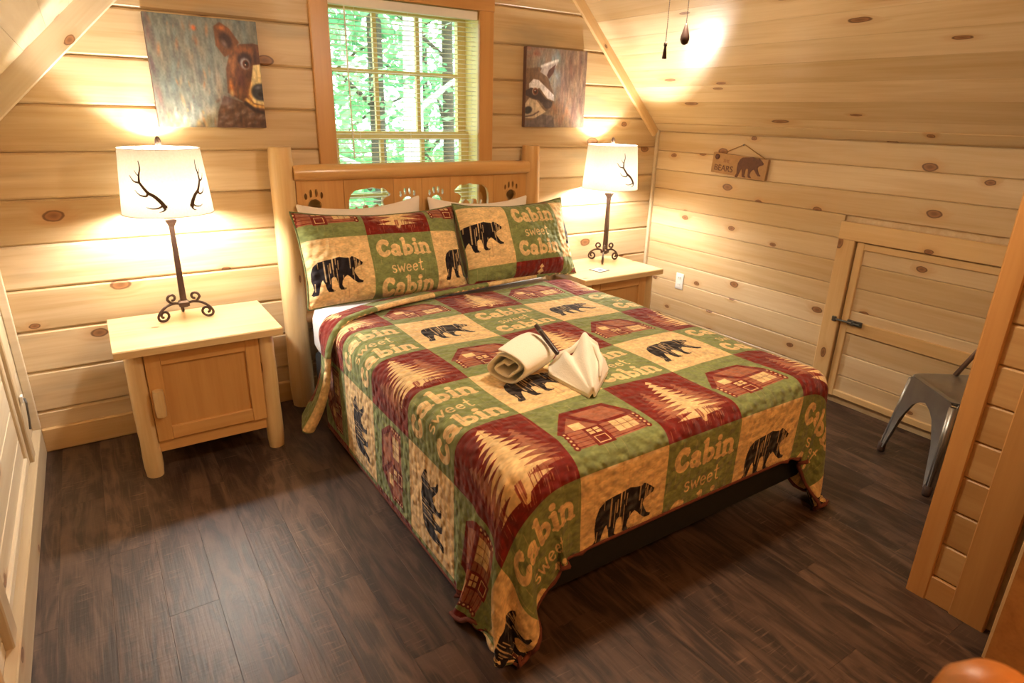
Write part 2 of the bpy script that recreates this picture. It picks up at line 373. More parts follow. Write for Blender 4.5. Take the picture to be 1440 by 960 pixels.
def scratches(cv, r, col, n, op, y0=0.0, y1=1.0):
    for _ in range(n):
        x = r.rand(); a = y0 + (y1 - y0) * r.rand(); l = .05 + .25 * r.rand(); cv.stroke([(x, a), (x + .006, min(y1, a + l))], .004 + .006 * r.rand(), col, op=op * (.4 + .6 * r.rand()))
def cells(n=400):
    r = np.random.RandomState(3)
    t = Canvas(n, GREEN); scratches(t, r, TAN, 34, .35)
    word(t, 'Cabin', .10, .66, .84, .25, TAN); word(t, 'sweet', .26, .405, .50, .17, TAN); word(t, 'Cabin', .10, .09, .84, .25, TAN)
    scratches(t, r, GREEN, 30, .5)
    b = Canvas(n, TAN); scratches(b, r, PINK, 26, .3)
    m = b.inside([(.5 + x * .72, .47 + y * .72) for x, y in BEAR01])
    rip = np.ones_like(m)
    for _ in range(26):
        x = .14 + .72 * r.rand(); a = .2 + .5 * r.rand(); d = b.dist([(x, a), (x + .008, a + .08 + .22 * r.rand())]); rip *= 1 - .75 * np.clip((.004 + .006 * r.rand() - d) * n + .5, 0, 1)
    b.blend(m * rip, BLK)
    p = Canvas(n, RED); scratches(p, r, PINK, 26, .5)
    pine_tree(p, .27, .20, .74, .24, PINK, r); pine_tree(p, .74, .18, .78, .25, PINK, r); pine_tree(p, .52, .13, .93, .34, TAN, r, 11)
    scratches(p, r, PINK, 14, .7, .62, 1.0); scratches(p, r, RED, 50, .85, 0.0, .22); scratches(p, r, TAN, 22, .5, 0.0, .12)
    h = Canvas(n, GREEN); scratches(h, r, TAN, 22, .3)
    h.poly([(.12, .22), (.12, .48), (.30, .74), (.50, .48), (.50, .22)], PINK); h.poly([(.50, .22), (.50, .50), (.88, .50), (.88, .22)], PINK)
    h.poly([(.30, .80), (.04, .47), (.09, .43), (.30, .69), (.50, .46), (.93, .46), (.93, .52), (.78, .76), (.30, .80)], RED)
    h.poly([(.36, .73), (.53, .50), (.86, .50), (.74, .72)], PINK); 
    for k in range(5): h.stroke([(.13, .24 + k * .055), (.88, .24 + k * .055)], .009, RED)
    h.poly([(.23, .47), (.23, .58), (.36, .58), (.36, .47)], TAN)
    h.poly([(.60, .28), (.60, .45), (.84, .45), (.84, .28)], TAN)
    for k in range(1, 3): h.stroke([(.60 + .08 * k, .28), (.60 + .08 * k, .45)], .007, PINK)
    h.stroke([(.60, .365), (.84, .365)], .007, PINK)
    h.poly([(.30, .20), (.30, .46), (.50, .46), (.50, .20)], RED); 
    for ix_ in range(2):
        for iy_ in range(2): h.poly([(.33 + .075 * ix_, .36 + .045 * iy_), (.33 + .075 * ix_, .395 + .045 * iy_), (.39 + .075 * ix_, .395 + .045 * iy_), (.39 + .075 * ix_, .36 + .045 * iy_)], TAN)
    h.stroke([(.34, .23), (.46, .23), (.46, .32), (.34, .32), (.34, .23)], .010, TAN)
    for k in range(5):
        for xx in (.10, .91):
            h.ell(xx, .24 + k * .052, .034, .034, RED, soft=.1); h.ell(xx, .24 + k * .052, .015, .015, TAN, soft=.2)
    for c in (t, b, p, h):
        for s_ in (9, 40): c.a *= (1 + c.noise(s_, s_ * 2, .16, r))[..., None]
    return t.a, b.a, p.a, h.a
def soften(a, n):
    for _ in range(n):
        for ax in (0, 1):
            p = np.concatenate([a.take([0], ax), a, a.take([-1], ax)], ax); m = a.shape[ax]
            a = (p.take(range(0, m), ax) + 2 * p.take(range(1, m + 1), ax) + p.take(range(2, m + 2), ax)) / 4
    return a
def image(name, arr):
    ny, nx = arr.shape[:2]; im = bpy.data.images.new(name, nx, ny); px_ = np.ones((ny, nx, 4), np.float32); px_[..., :3] = np.clip(arr, 0, 1)
    im.pixels.foreach_set(px_.ravel()); im.update(); im.pack(); return im
_t, _b, _p, _h = cells()
# one repeat: bear | text over house | tree (columns run left to right, rows from the foot upward)
tile = np.concatenate([np.concatenate([_b, _t], 1), np.concatenate([_h, _p], 1)], 0)
TILE = image('quilt_print', tile)
def quilt_mat():
    m, nt, b = newmat('cabin_quilt_print'); b.inputs['Roughness'].default_value = .9; b.inputs['Sheen Weight'].default_value = .15; b.inputs['Specular IOR Level'].default_value = .2
    uv = N(nt, 'ShaderNodeUVMap'); uv.uv_map = 'UVMap'
    im = N(nt, 'ShaderNodeTexImage'); im.image = TILE; im.interpolation = 'Cubic'; lk(nt, uv.outputs[0], im.inputs[0])
    lk(nt, im.outputs[0], b.inputs['Base Color'])
    def ns(s, d):
        mp = N(nt, 'ShaderNodeMapping'); mp.inputs['Scale'].default_value = s; lk(nt, uv.outputs[0], mp.inputs[0])
        n = N(nt, 'ShaderNodeTexVoronoi'); n.feature = 'SMOOTH_F1'; n.inputs['Scale'].default_value = 1; n.inputs['Smoothness'].default_value = .6; n.inputs['Randomness'].default_value = d; lk(nt, mp.outputs[0], n.inputs['Vector']); return n.outputs['Distance']
    v = ns((24, 24, 1), .8)
    wv = N(nt, 'ShaderNodeTexNoise'); wv.inputs['Scale'].default_value = 300; lk(nt, uv.outputs[0], wv.inputs['Vector'])
    hgt = math_(nt, 'SUBTRACT', math_(nt, 'MULTIPLY', wv.outputs['Fac'], .06), math_(nt, 'MULTIPLY', v, 1.0))
    bp = N(nt, 'ShaderNodeBump'); bp.inputs['Strength'].default_value = .8; bp.inputs['Distance'].default_value = .022; lk(nt, hgt, bp.inputs['Height']); lk(nt, bp.outputs[0], b.inputs['Normal'])
    return m
QUILT = quilt_mat()
BIND = plain('dark_red_binding', (.16, .045, .03), .9, noise=.4, nscale=60)
GBIND = plain('green_piping', (.13, .15, .055), .9, noise=.25, nscale=60)

def paint_mat(name, arr):
    m, nt, b = newmat(name); b.inputs['Roughness'].default_value = .55
    uv = N(nt, 'ShaderNodeUVMap'); uv.uv_map = 'UVMap'; im = N(nt, 'ShaderNodeTexImage'); im.image = image(name, arr); lk(nt, uv.outputs[0], im.inputs[0]); lk(nt, im.outputs[0], b.inputs['Base Color'])
    n = N(nt, 'ShaderNodeTexNoise'); n.inputs['Scale'].default_value = 160; lk(nt, uv.outputs[0], n.inputs['Vector'])
    bp = N(nt, 'ShaderNodeBump'); bp.inputs['Strength'].default_value = .15; bp.inputs['Distance'].default_value = .002; lk(nt, n.outputs['Fac'], bp.inputs['Height']); lk(nt, bp.outputs[0], b.inputs['Normal'])
    return m
def daub(c, r, cols, n, region, sz, elong=3.0, op=.5, rot=1.57):
    x0, x1, y0, y1 = region
    for _ in range(n):
        k = cols[r.randint(len(cols))]; s = sz * (.4 + r.rand()); c.ell(x0 + (x1 - x0) * r.rand(), y0 + (y1 - y0) * r.rand(), s * elong, s, k, rot + .5 * (r.rand() - .5), .9, op * (.4 + .6 * r.rand()))
def bear_painting():
    r = np.random.RandomState(11); c = Canvas(360, (.40, .40, .36))
    daub(c, r, [(.36, .41, .40), (.47, .43, .37), (.30, .36, .37), (.50, .41, .33), (.43, .48, .47)], 130, (0, 1, 0, 1), .035, 4, .5)
    daub(c, r, [(.70, .36, .14), (.60, .33, .18), (.74, .48, .22)], 26, (.02, .55, 0, 1), .016, 4, .5)
    daub(c, r, [(.40, .28, .26), (.36, .26, .28)], 12, (0, .06, 0, 1), .03, 5, .7)
    for x in (.27, .40): c.stroke([(x, .42), (x - .01, .60), (x + .01, .72)], .006, (.30, .24, .24), soft=.03, op=.5)
    daub(c, r, [(.80, .60, .30), (.75, .50, .20), (.82, .76, .66)], 22, (.05, .55, 0, .18), .03, 2, .6)
    c.ell(.42, .90, .03, .035, (.85, .35, .12), 0, .9, .9)
    # body, ear, head
    c.poly([(.52, 0), (.55, .15), (.62, .30), (.80, .24), (1, .16), (1, 0)], (.30, .19, .13)); daub(c, r, [(.20, .12, .10), (.40, .26, .17), (.48, .42, .42), (.34, .20, .13), (.55, .50, .46)], 110, (.54, 1, .0, .26), .022, 2.2, .6, 0.4)
    c.poly([(.60, .93), (.66, .97), (.74, .92), (.82, .80), (.74, .70), (.67, .66), (.60, .76)], (.40, .24, .14)); c.ell(.66, .92, .05, .03, (.72, .40, .16), 0, .8, .8)
    c.ell(.70, .81, .065, .095, (.20, .12, .10), .5, .4); c.ell(.68, .78, .035, .06, (.46, .38, .34), .5, .9, .8)
    c.poly([(.66, .33), (.67, .55), (.72, .70), (.82, .785), (.95, .80), (1.0, .79), (1.0, .15), (.90, .18), (.78, .26)], (.35, .21, .14))
    daub(c, r, [(.52, .31, .15), (.27, .15, .12), (.46, .28, .16), (.22, .13, .13), (.58, .39, .22)], 150, (.70, 1, .26, .75), .018, 2.6, .6, 1.2)
    c.ell(.86, .74, .12, .05, (.52, .31, .16), 0, .9, .8); c.ell(.74, .60, .04, .12, (.58, .38, .22), -.35, .9, .7); c.ell(.66, .26, .10, .08, (.40, .33, .34), .3, .95, .8); c.ell(.70, .38, .03, .10, (.80, .46, .16), 0, .9, .8); c.ell(.70, .33, .03, .04, (.86, .72, .50), 0, .9, .8)
    c.ell(.80, .46, .055, .15, (.27, .14, .14), .15, .8, .8); c.ell(.86, .64, .08, .085, (.20, .12, .12), 0, .35); c.ell(.855, .61, .055, .065, (.52, .50, .50), 0, .4)
    c.ell(.863, .605, .034, .042, (.28, .12, .06), 0, .2); c.ell(.866, .61, .016, .02, (.05, .03, .03), 0, .3); c.ell(.858, .60, .008, .009, (.95, .9, .85), 0, .5)
    c.ell(.97, .66, .05, .07, (.25, .15, .13), 0, .6, .8)
    c.poly([(.93, .60), (1, .61), (1, .22), (.90, .24), (.86, .32), (.90, .46)], (.84, .76, .56)); c.ell(.88, .33, .03, .12, (.86, .64, .36), -.15, .8, .9)
    c.ell(.98, .345, .105, .095, (.17, .17, .20), 0, .25); c.ell(.955, .39, .05, .025, (.45, .46, .50), .2, .8, .7); c.ell(.975, .325, .03, .025, (.05, .04, .05), 0, .4)
    c.stroke([(.83, .27), (.90, .215), (1, .20)], .03, (.80, .62, .34), soft=.015); c.stroke([(.82, .235), (.90, .17), (1, .145)], .03, (.16, .09, .09), soft=.02)
    return soften(c.a, 4) * (1 + c.noise(45, 14, .30, r) + c.noise(90, 60, .15, r))[..., None]
def raccoon_painting():
    r = np.random.RandomState(5); c = Canvas(360, (.50, .42, .36))
    daub(c, r, [(.46, .50, .48), (.55, .56, .52), (.42, .46, .50), (.60, .50, .40)], 90, (0, .6, .3, 1), .04, 2.4, .5)
    daub(c, r, [(.46, .30, .24), (.38, .26, .24), (.62, .46, .36), (.70, .56, .44), (.36, .25, .24)], 110, (.55, 1, 0, 1), .028, 6, .6)
    daub(c, r, [(.66, .40, .24), (.75, .55, .38), (.55, .35, .25)], 26, (.35, .75, .05, .35), .04, 2, .5)
    daub(c, r, [(.56, .32, .24)], 10, (.0, .25, .85, 1), .03, 2, .6, 0); daub(c, r, [(.52, .62, .62), (.55, .64, .70)], 18, (.35, .55, .45, .95), .035, 2, .6)
    c.poly([(0, 0), (0, .14), (.2, .18), (.45, .14), (.5, 0)], (.36, .31, .30)); daub(c, r, [(.30, .25, .26), (.48, .42, .40)], 30, (0, .5, 0, .15), .02, 2.2, .6, 0.3)
    c.poly([(0, .73), (.20, .76), (.36, .62), (.46, .42), (.44, .28), (.33, .20), (.12, .09), (0, .08)], (.42, .32, .25)); daub(c, r, [(.52, .38, .25), (.34, .24, .20), (.46, .34, .24)], 34, (.0, .35, .55, .76), .02, 2, .6, 2.2)
    c.poly([(.22, .70), (.27, .80), (.50, .87), (.51, .84), (.46, .76), (.37, .63)], (.66, .62, .60)); c.poly([(.33, .66), (.36, .73), (.47, .81), (.44, .71), (.37, .62)], (.32, .19, .16)); c.stroke([(.24, .77), (.50, .86)], .03, (.86, .84, .82), soft=.02)
    c.poly([(.05, .55), (.12, .61), (.20, .60), (.46, .42), (.47, .34), (.35, .37), (.22, .50), (.06, .45)], (.86, .85, .88)); c.ell(.34, .44, .12, .05, (.92, .91, .94), -.7, .6)
    c.poly([(.0, .46), (.08, .50), (.20, .48), (.33, .36), (.44, .33), (.42, .26), (.33, .24), (.22, .34), (.0, .40)], (.20, .14, .16)); c.ell(.37, .29, .08, .06, (.30, .24, .24), 0, .6)
    c.poly([(.06, .37), (.18, .34), (.28, .24), (.34, .20), (.15, .11), (0, .11), (0, .30)], (.74, .66, .56)); daub(c, r, [(.80, .74, .68), (.62, .54, .48)], 24, (.04, .28, .12, .33), .022, 2, .6, .6)
    c.ell(.15, .455, .055, .055, (.74, .66, .58), 0, .3); c.ell(.155, .455, .045, .046, (.36, .14, .07), 0, .25); c.ell(.155, .455, .022, .022, (.06, .03, .03), 0, .3); c.ell(.148, .465, .011, .011, (.98, .95, .9), 0, .4)
    c.ell(.045, .215, .075, .055, (.13, .10, .12), .3, .3); c.stroke([(0, .13), (.12, .15), (.22, .20)], .016, (.30, .22, .22), soft=.012)
    return soften(c.a, 4) * (1 + c.noise(45, 14, .28, r) + c.noise(90, 60, .15, r))[..., None]

# ------------------------------------------------------------------ room shell
YB, XL, XR, KNEE = 3.462, -0.42, 3.569, 1.525
YF = -1.25; ZC = 2.45; FL = 0.0
XLC = XL + (ZC - KNEE); XRC = XR - (ZC - KNEE)
WX0, WX1, WZ0, WZ1 = 1.15, 2.03, 0.78, 2.145          # window opening

fl = struct(MB().box(XL - .1, XR + .1, YF - .1, YB + .1, -.12, -.012).build('floor', FLOOR))
PW = .1533
k = 0
x = -0.477
while x < XR + .02:
    y = YF - .3 - 1.22 * ((k * .37) % 1.0)
    while y < YB:
        y0, y1 = max(y, YF), min(y + 1.22, YB + .02); x0, x1 = max(x, XL), min(x + PW, XR)
        if y1 - y0 > .03 and x1 - x0 > .01:
            board('floor_plank', fl, (x1, y0, 0.0), (0, 1, 0), (-1, 0, 0), y1 - y0 - .0006, x1 - x0, .012, FLOOR, c=.0008)
        y += 1.22
    x += PW; k += 1

wb = empty_struct('wall_back')
bk = MB()
def wall_cut(m, z0, z1):
    pass
def lim(z):      # inner x limits of the gable at height z
    return (XL if z <= KNEE else XL + (z - KNEE)), (XR if z <= KNEE else XR - (z - KNEE))
bk.plate([(XL - .1, -.1), (XR + .1, -.1), (XR + .1, KNEE + .1), (XRC + .1, ZC + .2), (XLC - .1, ZC + .2), (XL - .1, KNEE + .1)],
         [[(WX0 - .014, WZ0 - .03), (WX1 + .014, WZ0 - .03), (WX1 + .014, WZ1 + .014), (WX0 - .014, WZ1 + .014)]], 0.0, .10, Matrix(((1, 0, 0, 0), (0, 0, 1, YB + .028), (0, 1, 0, 0), (0, 0, 0, 1))))
bk.build('wall_core', PINE, wb)
zs = [0.0, .206, .405, .603, .801, .998, 1.196, 1.393, 1.590, 1.790, 1.990, 2.190, 2.390, ZC]
for z0, z1 in zip(zs[:-1], zs[1:]):
    spans = [(None, None)] if (z1 <= WZ0 or z0 >= WZ1) else [(None, WX0 - .0135), (WX1 + .0135, None)]
    for a, b_ in spans:
        l0, r0 = lim(z0); l1, r1 = lim(z1)
        if z0 < KNEE < z1: l1 = XL + (z1 - KNEE); 
        a0, a1 = (l0, l1) if a is None else (a, a); e0, e1 = (r0, r1) if b_ is None else (b_, b_)
        base = min(a0, a1)
        board('wall_board', wb, (base, YB, z0 + .0008), (1, 0, 0), (0, 0, 1), max(e0, e1) - base, z1 - z0 - .0016, .028, PINE, c=.010, ends=(a0 - base, a1 - base, e0 - base, e1 - base))
    if z0 < WZ0 < z1 or z0 < WZ1 < z1:      # pieces above / below the opening
        q0, q1 = (z0, WZ0) if z0 < WZ0 < z1 else (WZ1, z1)
        board('wall_board', wb, (WX0 - .0135, YB, q0 + (.0135 if q0 >= WZ1 else 0)), (1, 0, 0), (0, 0, 1), WX1 - WX0 + .027, q1 - q0 - (.0135 if q0 >= WZ1 else .022), .028, PINE, c=.006)

def knee_boards(parent, x, sgn, gaps, mat, ylo, yhi, pitch=.1335, z_top=KNEE, z_off=.037):
    """horizontal boards on a wall x = const; front faces -x when sgn<0; gaps = [(y0,y1,z0,z1)]"""
    z = z_off - pitch
    while z < z_top:
        z0, z1 = max(z, 0.0), min(z + pitch, z_top)
        if z1 - z0 > .012:
            segs = [(ylo, yhi)]
            for (g0, g1, h0, h1) in gaps:
                if z0 < h1 - .005 and z1 > h0 + .005:
                    segs = [s for (a, b_) in segs for s in ((a, min(b_, g0)), (max(a, g1), b_)) if s[1] - s[0] > .01]
            for a, b_ in segs:
                if sgn < 0: board('wall_board', parent, (x, b_, z0 + .0006), (0, -1, 0), (0, 0, 1), b_ - a, z1 - z0 - .0012, .02, mat, c=.0045)
                else: board('wall_board', parent, (x, a, z0 + .0006), (0, 1, 0), (0, 0, 1), b_ - a, z1 - z0 - .0012, .02, mat, c=.0045)
        z += pitch
wr = struct(MB().box(XR + .02, XR + .1, YF, YB + .1, -.1, KNEE + .15).build('wall_right', PINE_T))
DY0, DY1, DZ0, DZ1 = .86, 1.852, .04, .972       # low door in the right wall
knee_boards(wr, XR, -1, [(DY0 - .06, DY1 + .095, 0, 1.073)], PINE_T, YF, YB)
wl = struct(MB().box(XL - .1, XL - .02, YF, YB + .1, -.1, KNEE + .15).build('wall_left', PINE_P))
LY0, LY1, LZ0, LZ1 = 2.0, 3.10, .14, .93
knee_boards(wl, XL, 1, [(LY0 - .09, LY1 + .09, LZ0, LZ1 + .09)], PINE_P, YF, YB)
wf = struct(MB().box(XL - .1, XR + .1, YF - .1, YF, -.1, ZC + .2).build('wall_front', PINE_T))

ce = empty_struct('ceiling')
m = MB()
q = .02 * 1.4142
for sgn, xw, xc in ((1, XL, XLC), (-1, XR, XRC)):
    d = q if sgn < 0 else -q
    vv = [(xw + d + (.3 if sgn < 0 else -.3), YF - .1, KNEE - .3), (xw + d + (.3 if sgn < 0 else -.3), YB + .1, KNEE - .3), (xc + d - sgn * -0.0, YB + .1, ZC), (xc + d, YF - .1, ZC)]
    nv = Vector((.06 * -sgn, 0, .06)); m.add(vv + [tuple(Vector(p) + nv) for p in vv], [(0, 1, 2, 3), (7, 6, 5, 4), (0, 4, 5, 1), (1, 5, 6, 2), (2, 6, 7, 3), (3, 7, 4, 0)])
m.box(XLC - .1, XRC + .1, YF - .1, YB + .1, ZC + .02, ZC + .1)
m.build('ceiling_deck', PINE_C, ce)
s2 = math.sqrt(.5); BW = .1315; SL = (ZC - KNEE) / s2
i = 0
while i * BW < SL - .02:
    w = min(BW, SL - i * BW)
    # right slope: rises toward -x
    p = Vector((XR, YF, KNEE)) + Vector((-s2, 0, s2)) * (i * BW)
    board('ceiling_board', ce, (p.x, YF, p.z), (0, 1, 0), (-s2, 0, s2), YB - YF, w - .001, .018, PINE_C, c=.007, mid=True)
    p = Vector((XL, YF, KNEE)) + Vector((s2, 0, s2)) * (i * BW)
    board('ceiling_board', ce, (p.x, YB, p.z), (0, -1, 0), (s2, 0, s2), YB - YF, w - .001, .018, PINE_P, c=.007, mid=True)
    i += 1
x = XLC
while x < XRC - .02:
    w = min(BW, XRC - x)
    board('ceiling_board', ce, (x, YB, ZC), (0, -1, 0), (1, 0, 0), YB - YF, w - .001, .018, PINE_C, c=.007, mid=True); x += BW

# trims: gable slopes, corners, knee-wall tops
def trim(n, org, ex, ey, L, W, T, mat, c=.004, ends=None): return struct(board('trim_%d' % n, None, org, ex, ey, L, W, T, mat, c, ends))
TW = .062
trim(1, (XR - .012, YB - .020, KNEE - .012 - TW * .0), (-s2, 0, s2), (-s2, 0, -s2), SL + .03, TW, .02, TRIM).name = 'trim_1'
o = board('trim_2', None, (XL + .10, YB - .020, KNEE - .065), (s2, 0, s2), (-s2, 0, s2), SL + .03, .115, .02, PINE_P); struct(o)
trim(3, (XR - .032, YB - .012, 0), (0, 0, 1), (-1, 0, 0), KNEE - .01, .001 + .030, .012, PINE_P) if False else None
struct(MB().box(XR - .022, XR - .001, YB - .024, YB - .001, 0, KNEE - .01, .003).build('trim_3', PINE_P))
struct(MB().box(XL + .001, XL + .035, YB - .022, YB - .001, .13, KNEE - .0, .004).build('trim_4', PINE_P))
o = board('trim_5', None, (XR - .022, YF, KNEE + .002), (0, 1, 0), (-s2, 0, s2), YB - YF - .03, .055, .012, PINE_T, c=.005); struct(o)
o = board('trim_6', None, (XL + .008, YB - .03, KNEE + .002), (0, -1, 0), (s2, 0, s2), YB - YF - .03, .072, .012, PINE_P, c=.005); struct(o)
o = board('baseboard_back', None, (XL + .035, YB - .017, 0.0), (1, 0, 0), (0, 0, 1), XR - XL - .06, .122, .016, TRIM, c=.006); struct(o)
o = board('baseboard_left', None, (XL + .034, YF, 0.0), (0, 1, 0), (0, 0, 1), YB - YF - .02, .130, .033, PINE_P, c=.004); struct(o)

# ---- window
wn = empty_struct('window_1')
CW = .097
board('casing', wn, (WX0, YB - .022, WZ0 - .10), (0, 0, 1), (-1, 0, 0), WZ1 - WZ0 + .10, CW, .022, PINE_O)
board('casing', wn, (WX1 + CW, YB - .022, WZ0 - .10), (0, 0, 1), (-1, 0, 0), WZ1 - WZ0 + .10, CW, .022, PINE_O)
board('casing', wn, (WX0 - CW, YB - .024, WZ1), (1, 0, 0), (0, 0, 1), WX1 - WX0 + 2 * CW, .10, .022, PINE_O)
board('sill', wn, (WX0 - CW, YB - .04, WZ0 - .02), (1, 0, 0), (0, 0, 1), WX1 - WX0 + 2 * CW, .025, .16, PINE_O)
YS = 3.60
for a, b_ in ((WX0 - .012, WX0), (WX1, WX1 + .012)):
    MB().box(a, b_, YB, YS + .06, WZ0, WZ1).build('jamb', JAMB, wn)
MB().box(WX0, WX1, YB, YS + .06, WZ1, WZ1 + .012).build('jamb', JAMB, wn)
def sash(y, z0, z1, n, muntin_z):
    s = MB(); x0, x1 = WX0, WX1; st = .052
    s.box(x0, x0 + st, y - .018, y + .018, z0, z1); s.box(x1 - st, x1, y - .018, y + .018, z0, z1)
    s.box(x0 + st, x1 - st, y - .018, y + .018, z0, z0 + .045); s.box(x0 + st, x1 - st, y - .018, y + .018, z1 - .045, z1)
    so = s.build('sash', SASH, wn)
    gx0, gx1 = x0 + st, x1 - st
    for k in (1, 2):
        xx = gx0 + (gx1 - gx0) * k / 3; MB().box(xx - .011, xx + .011, y - .012, y + .012, z0 + .045, z1 - .045).build('muntin', SASH, so)
    MB().box(gx0, gx1, y - .0115, y + .0115, muntin_z - .011, muntin_z + .011).build('muntin', SASH, so)
    MB().box(gx0, gx1, y - .003, y + .003, z0 + .04, z1 - .04).build('pane', GLASS, so)
sash(YS + .03, 1.44, WZ1, 3, 1.802)
sash(YS - .01, WZ0, 1.485, 3, 1.125)
bl = thing('window_blind', (WX0 + .44, YB, WZ1), 'cream horizontal slat blind lowered over the forest window', 'blind')
def rel(o, p): 
    o.location = Vector(o.location) - p.location; return o
MBW = MB().box(-.435, .435, -.005, .030, -.048, -.004, .003).build('headrail', SLAT, bl)
sl = None; z = -.062; k = 0
while z > -(WZ1 - WZ0) + .03:
    if sl is None:
        t = MB()
        for j in range(5):
            pass
        xs = (-.43, .43); prof = [(-.0125, -.0016), (-.006, .0), (0, .0006), (.006, 0), (.0125, -.0016)]
        vv = [(xx, .013 + yy, zz) for xx in xs for yy, zz in prof] + [(xx, .013 + yy, zz - .0012) for xx in xs for yy, zz in prof]
        ff = [(i, i + 1, i + 6, i + 5) for i in range(4)] + [(10 + i, 15 + i, 16 + i, 11 + i) for i in range(4)] + [(0, 5, 15, 10), (4, 14, 19, 9)]
        sl = t.add(vv, ff).build('slat', SLAT, bl); o = sl
    else:
        o = sl.copy(); COL.objects.link(o)
    o.location = (0, 0, z); z -= .0243; k += 1
MB().box(-.43, .43, .002, .024, z - .004, z + .010, .002).build('bottom_rail', SLAT, bl)
MB().tube([(-.355, -.010, -.05), (-.352, -.012, -.4), (-.345, -.012, -.80)], .0035, 6).build('tilt_wand', SLAT, bl)
for xx in (-.30, .0, .40): MB().tube([(xx, -.0005, -.05), (xx, -.0005, z)], .0009, 4).build('ladder_cord', SLAT, bl)

# ---- low door in right wall, low door in left wall
def low_door(n, x, sgn, y0, y1, z0, z1, wood_, tw, rail_z, thick_top):
    d = empty_struct('door_%d' % n)
    def brd(nm, ya, yb, za, zb, dx, T, vertical=False, c=.004, parent=d, mat=wood_):
        xx = x + sgn * dx
        if vertical:
            if sgn < 0: return board(nm, parent, (xx, yb, za), (0, 0, 1), (0, 1, 0), zb - za, yb - ya, T, mat, c) if False else board(nm, parent, (xx, ya, za), (0, 0, 1), (0, 1, 0), zb - za, yb - ya, T, mat, c)
            return board(nm, parent, (xx, yb, za), (0, 0, 1), (0, -1, 0), zb - za, yb - ya, T, mat, c)
        if sgn < 0: return board(nm, parent, (xx, yb, za), (0, -1, 0), (0, 0, 1), yb - ya, zb - za, T, mat, c)
        return board(nm, parent, (xx, ya, za), (0, 1, 0), (0, 0, 1), yb - ya, zb - za, T, mat, c)
    brd('casing', y1, y1 + tw, 0 if sgn < 0 else .13, z1, .022, .03, True, mat=TRIM if sgn < 0 else PINE_P)
    brd('casing', y0 - tw, y0, 0 if sgn < 0 else .13, z1, .022, .03, True, mat=TRIM if sgn < 0 else PINE_P)
    brd('casing', y0 - tw, y1 + tw, z1, z1 + .10, .024, .03, mat=TRIM if sgn < 0 else PINE_P)
    # recessed leaf
    zz = z0; k = 0
    while zz < z1 - .012:
        b2 = min(zz + .1335, z1 - .006); brd('door_board', y0 + .012, y1 - .012, zz, b2 - .0012, -.004, .02, c=.0045); zz += .1335
    brd('stile', y1 - .052, y1 - .008, z0, z1 - .006, .008, .012, True, mat=TRIM if sgn < 0 else PINE_P)
    brd('stile', y0 + .008, y0 + .052, z0, z1 - .006, .008, .012, True, mat=TRIM if sgn < 0 else PINE_P)
    brd('rail', y0 + .052, y1 - .052, z1 - .045, z1 - .006, .008, .012, mat=TRIM if sgn < 0 else PINE_P)
    brd('rail', y0 + .052, y1 - .052, z0, z0 + .04, .008, .012, mat=TRIM if sgn < 0 else PINE_P)
    if rail_z: brd('rail', y0 + .052, y1 - .052, rail_z, rail_z + .075, .008, .012, mat=TRIM)
    return d
d1 = low_door(1, XR, -1, DY0, DY1, DZ0, DZ1, PINE_T, .097, .445, True)
bo = MB().box(XR - .022, XR - .012, 1.715, 1.80, .497, .527, .002).build('slide_bolt', BOLT, d1)
MB().tube([(XR - .03, 1.845 + .03, .512), (XR - .03, 1.72, .512)], .006, 8).build('bolt_rod', BOLT, bo)
MB().box(XR - .036, XR - .022, 1.755, 1.77, .499, .525, .002).build('bolt_keeper', BOLT, bo)
MB().box(XR - .036, XR - .024, 1.862, 1.885, .497, .527, .002).build('bolt_strike', BOLT, bo)
d2 = low_door(2, XL, 1, LY0, LY1, LZ0, LZ1, PINE_P, .085, None, False)
hk = MB().box(XL + .026, XL + .036, 3.12, 3.15, .40, .43, .002).build('hook_plate', WHITE, d2)
MB().tube([(XL + .04, 3.135, .415), (XL + .045, 3.12, .40), (XL + .042, 3.10, .33), (XL + .038, 3.09, .29)], .004, 6).build('hook', BOLT, hk)

# ---- partition by the entry, with casing, recessed boards and the open door leaf
XP = 2.253
wp = struct(MB().box(XP + .034, XP + .11, -.25, .715, 0, ZC).build('wall_partition', PINE))
def pbrd(nm, ya, yb, za, zb, dx, T, vertical, mat, c=.004):
    if vertical: return board(nm, wp, (XP - dx, ya, za), (0, 0, 1), (0, 1, 0), zb - za, yb - ya, T, mat, c)
    return board(nm, wp, (XP - dx, yb, za), (0, -1, 0), (0, 0, 1), yb - ya, zb - za, T, mat, c)
pbrd('corner_trim', .662, .725, 0, ZC, .0, .02, True, PINE_O)
MB().box(XP + .001, XP + .115, .716, .726, 0, ZC).build('end_trim', PINE_O, wp)
z = .10
pbrd('base_block', .58, .664, 0, .10, -.004, .012, False, PINE_O, .003)
while z < ZC - .05:
    pbrd('wall_board', .575, .664, z + .0008, min(z + .134, ZC) - .0008, -.012, .02, False, PARTW, .006); z += .134
pbrd('door_casing', .478, .585, 0, ZC, .0, .02, True, PINE_O)
dr = empty_struct('door_3')
board('door_leaf', dr, (2.115, .41, .012), (0, 0, 1), (-.18, -1, 0), 2.02, .72, .035, DOORW, c=.003)
board('door_edge', dr, (2.118, .412, .012), (0, 0, 1), (.2, 1, 0), 2.02, .022, .03, TRIM, c=.002)
# casing post by the left wall, close to the camera
pl = struct(MB().box(XL + .036, XL + .10, 1.36, 1.385, 0, 1.9, .003).build('trim_7', TRIM))
struct(MB().box(XL + .036, XL + .095, 1.20, 1.359, 0, 1.9, .003).build('trim_8', DOORW))

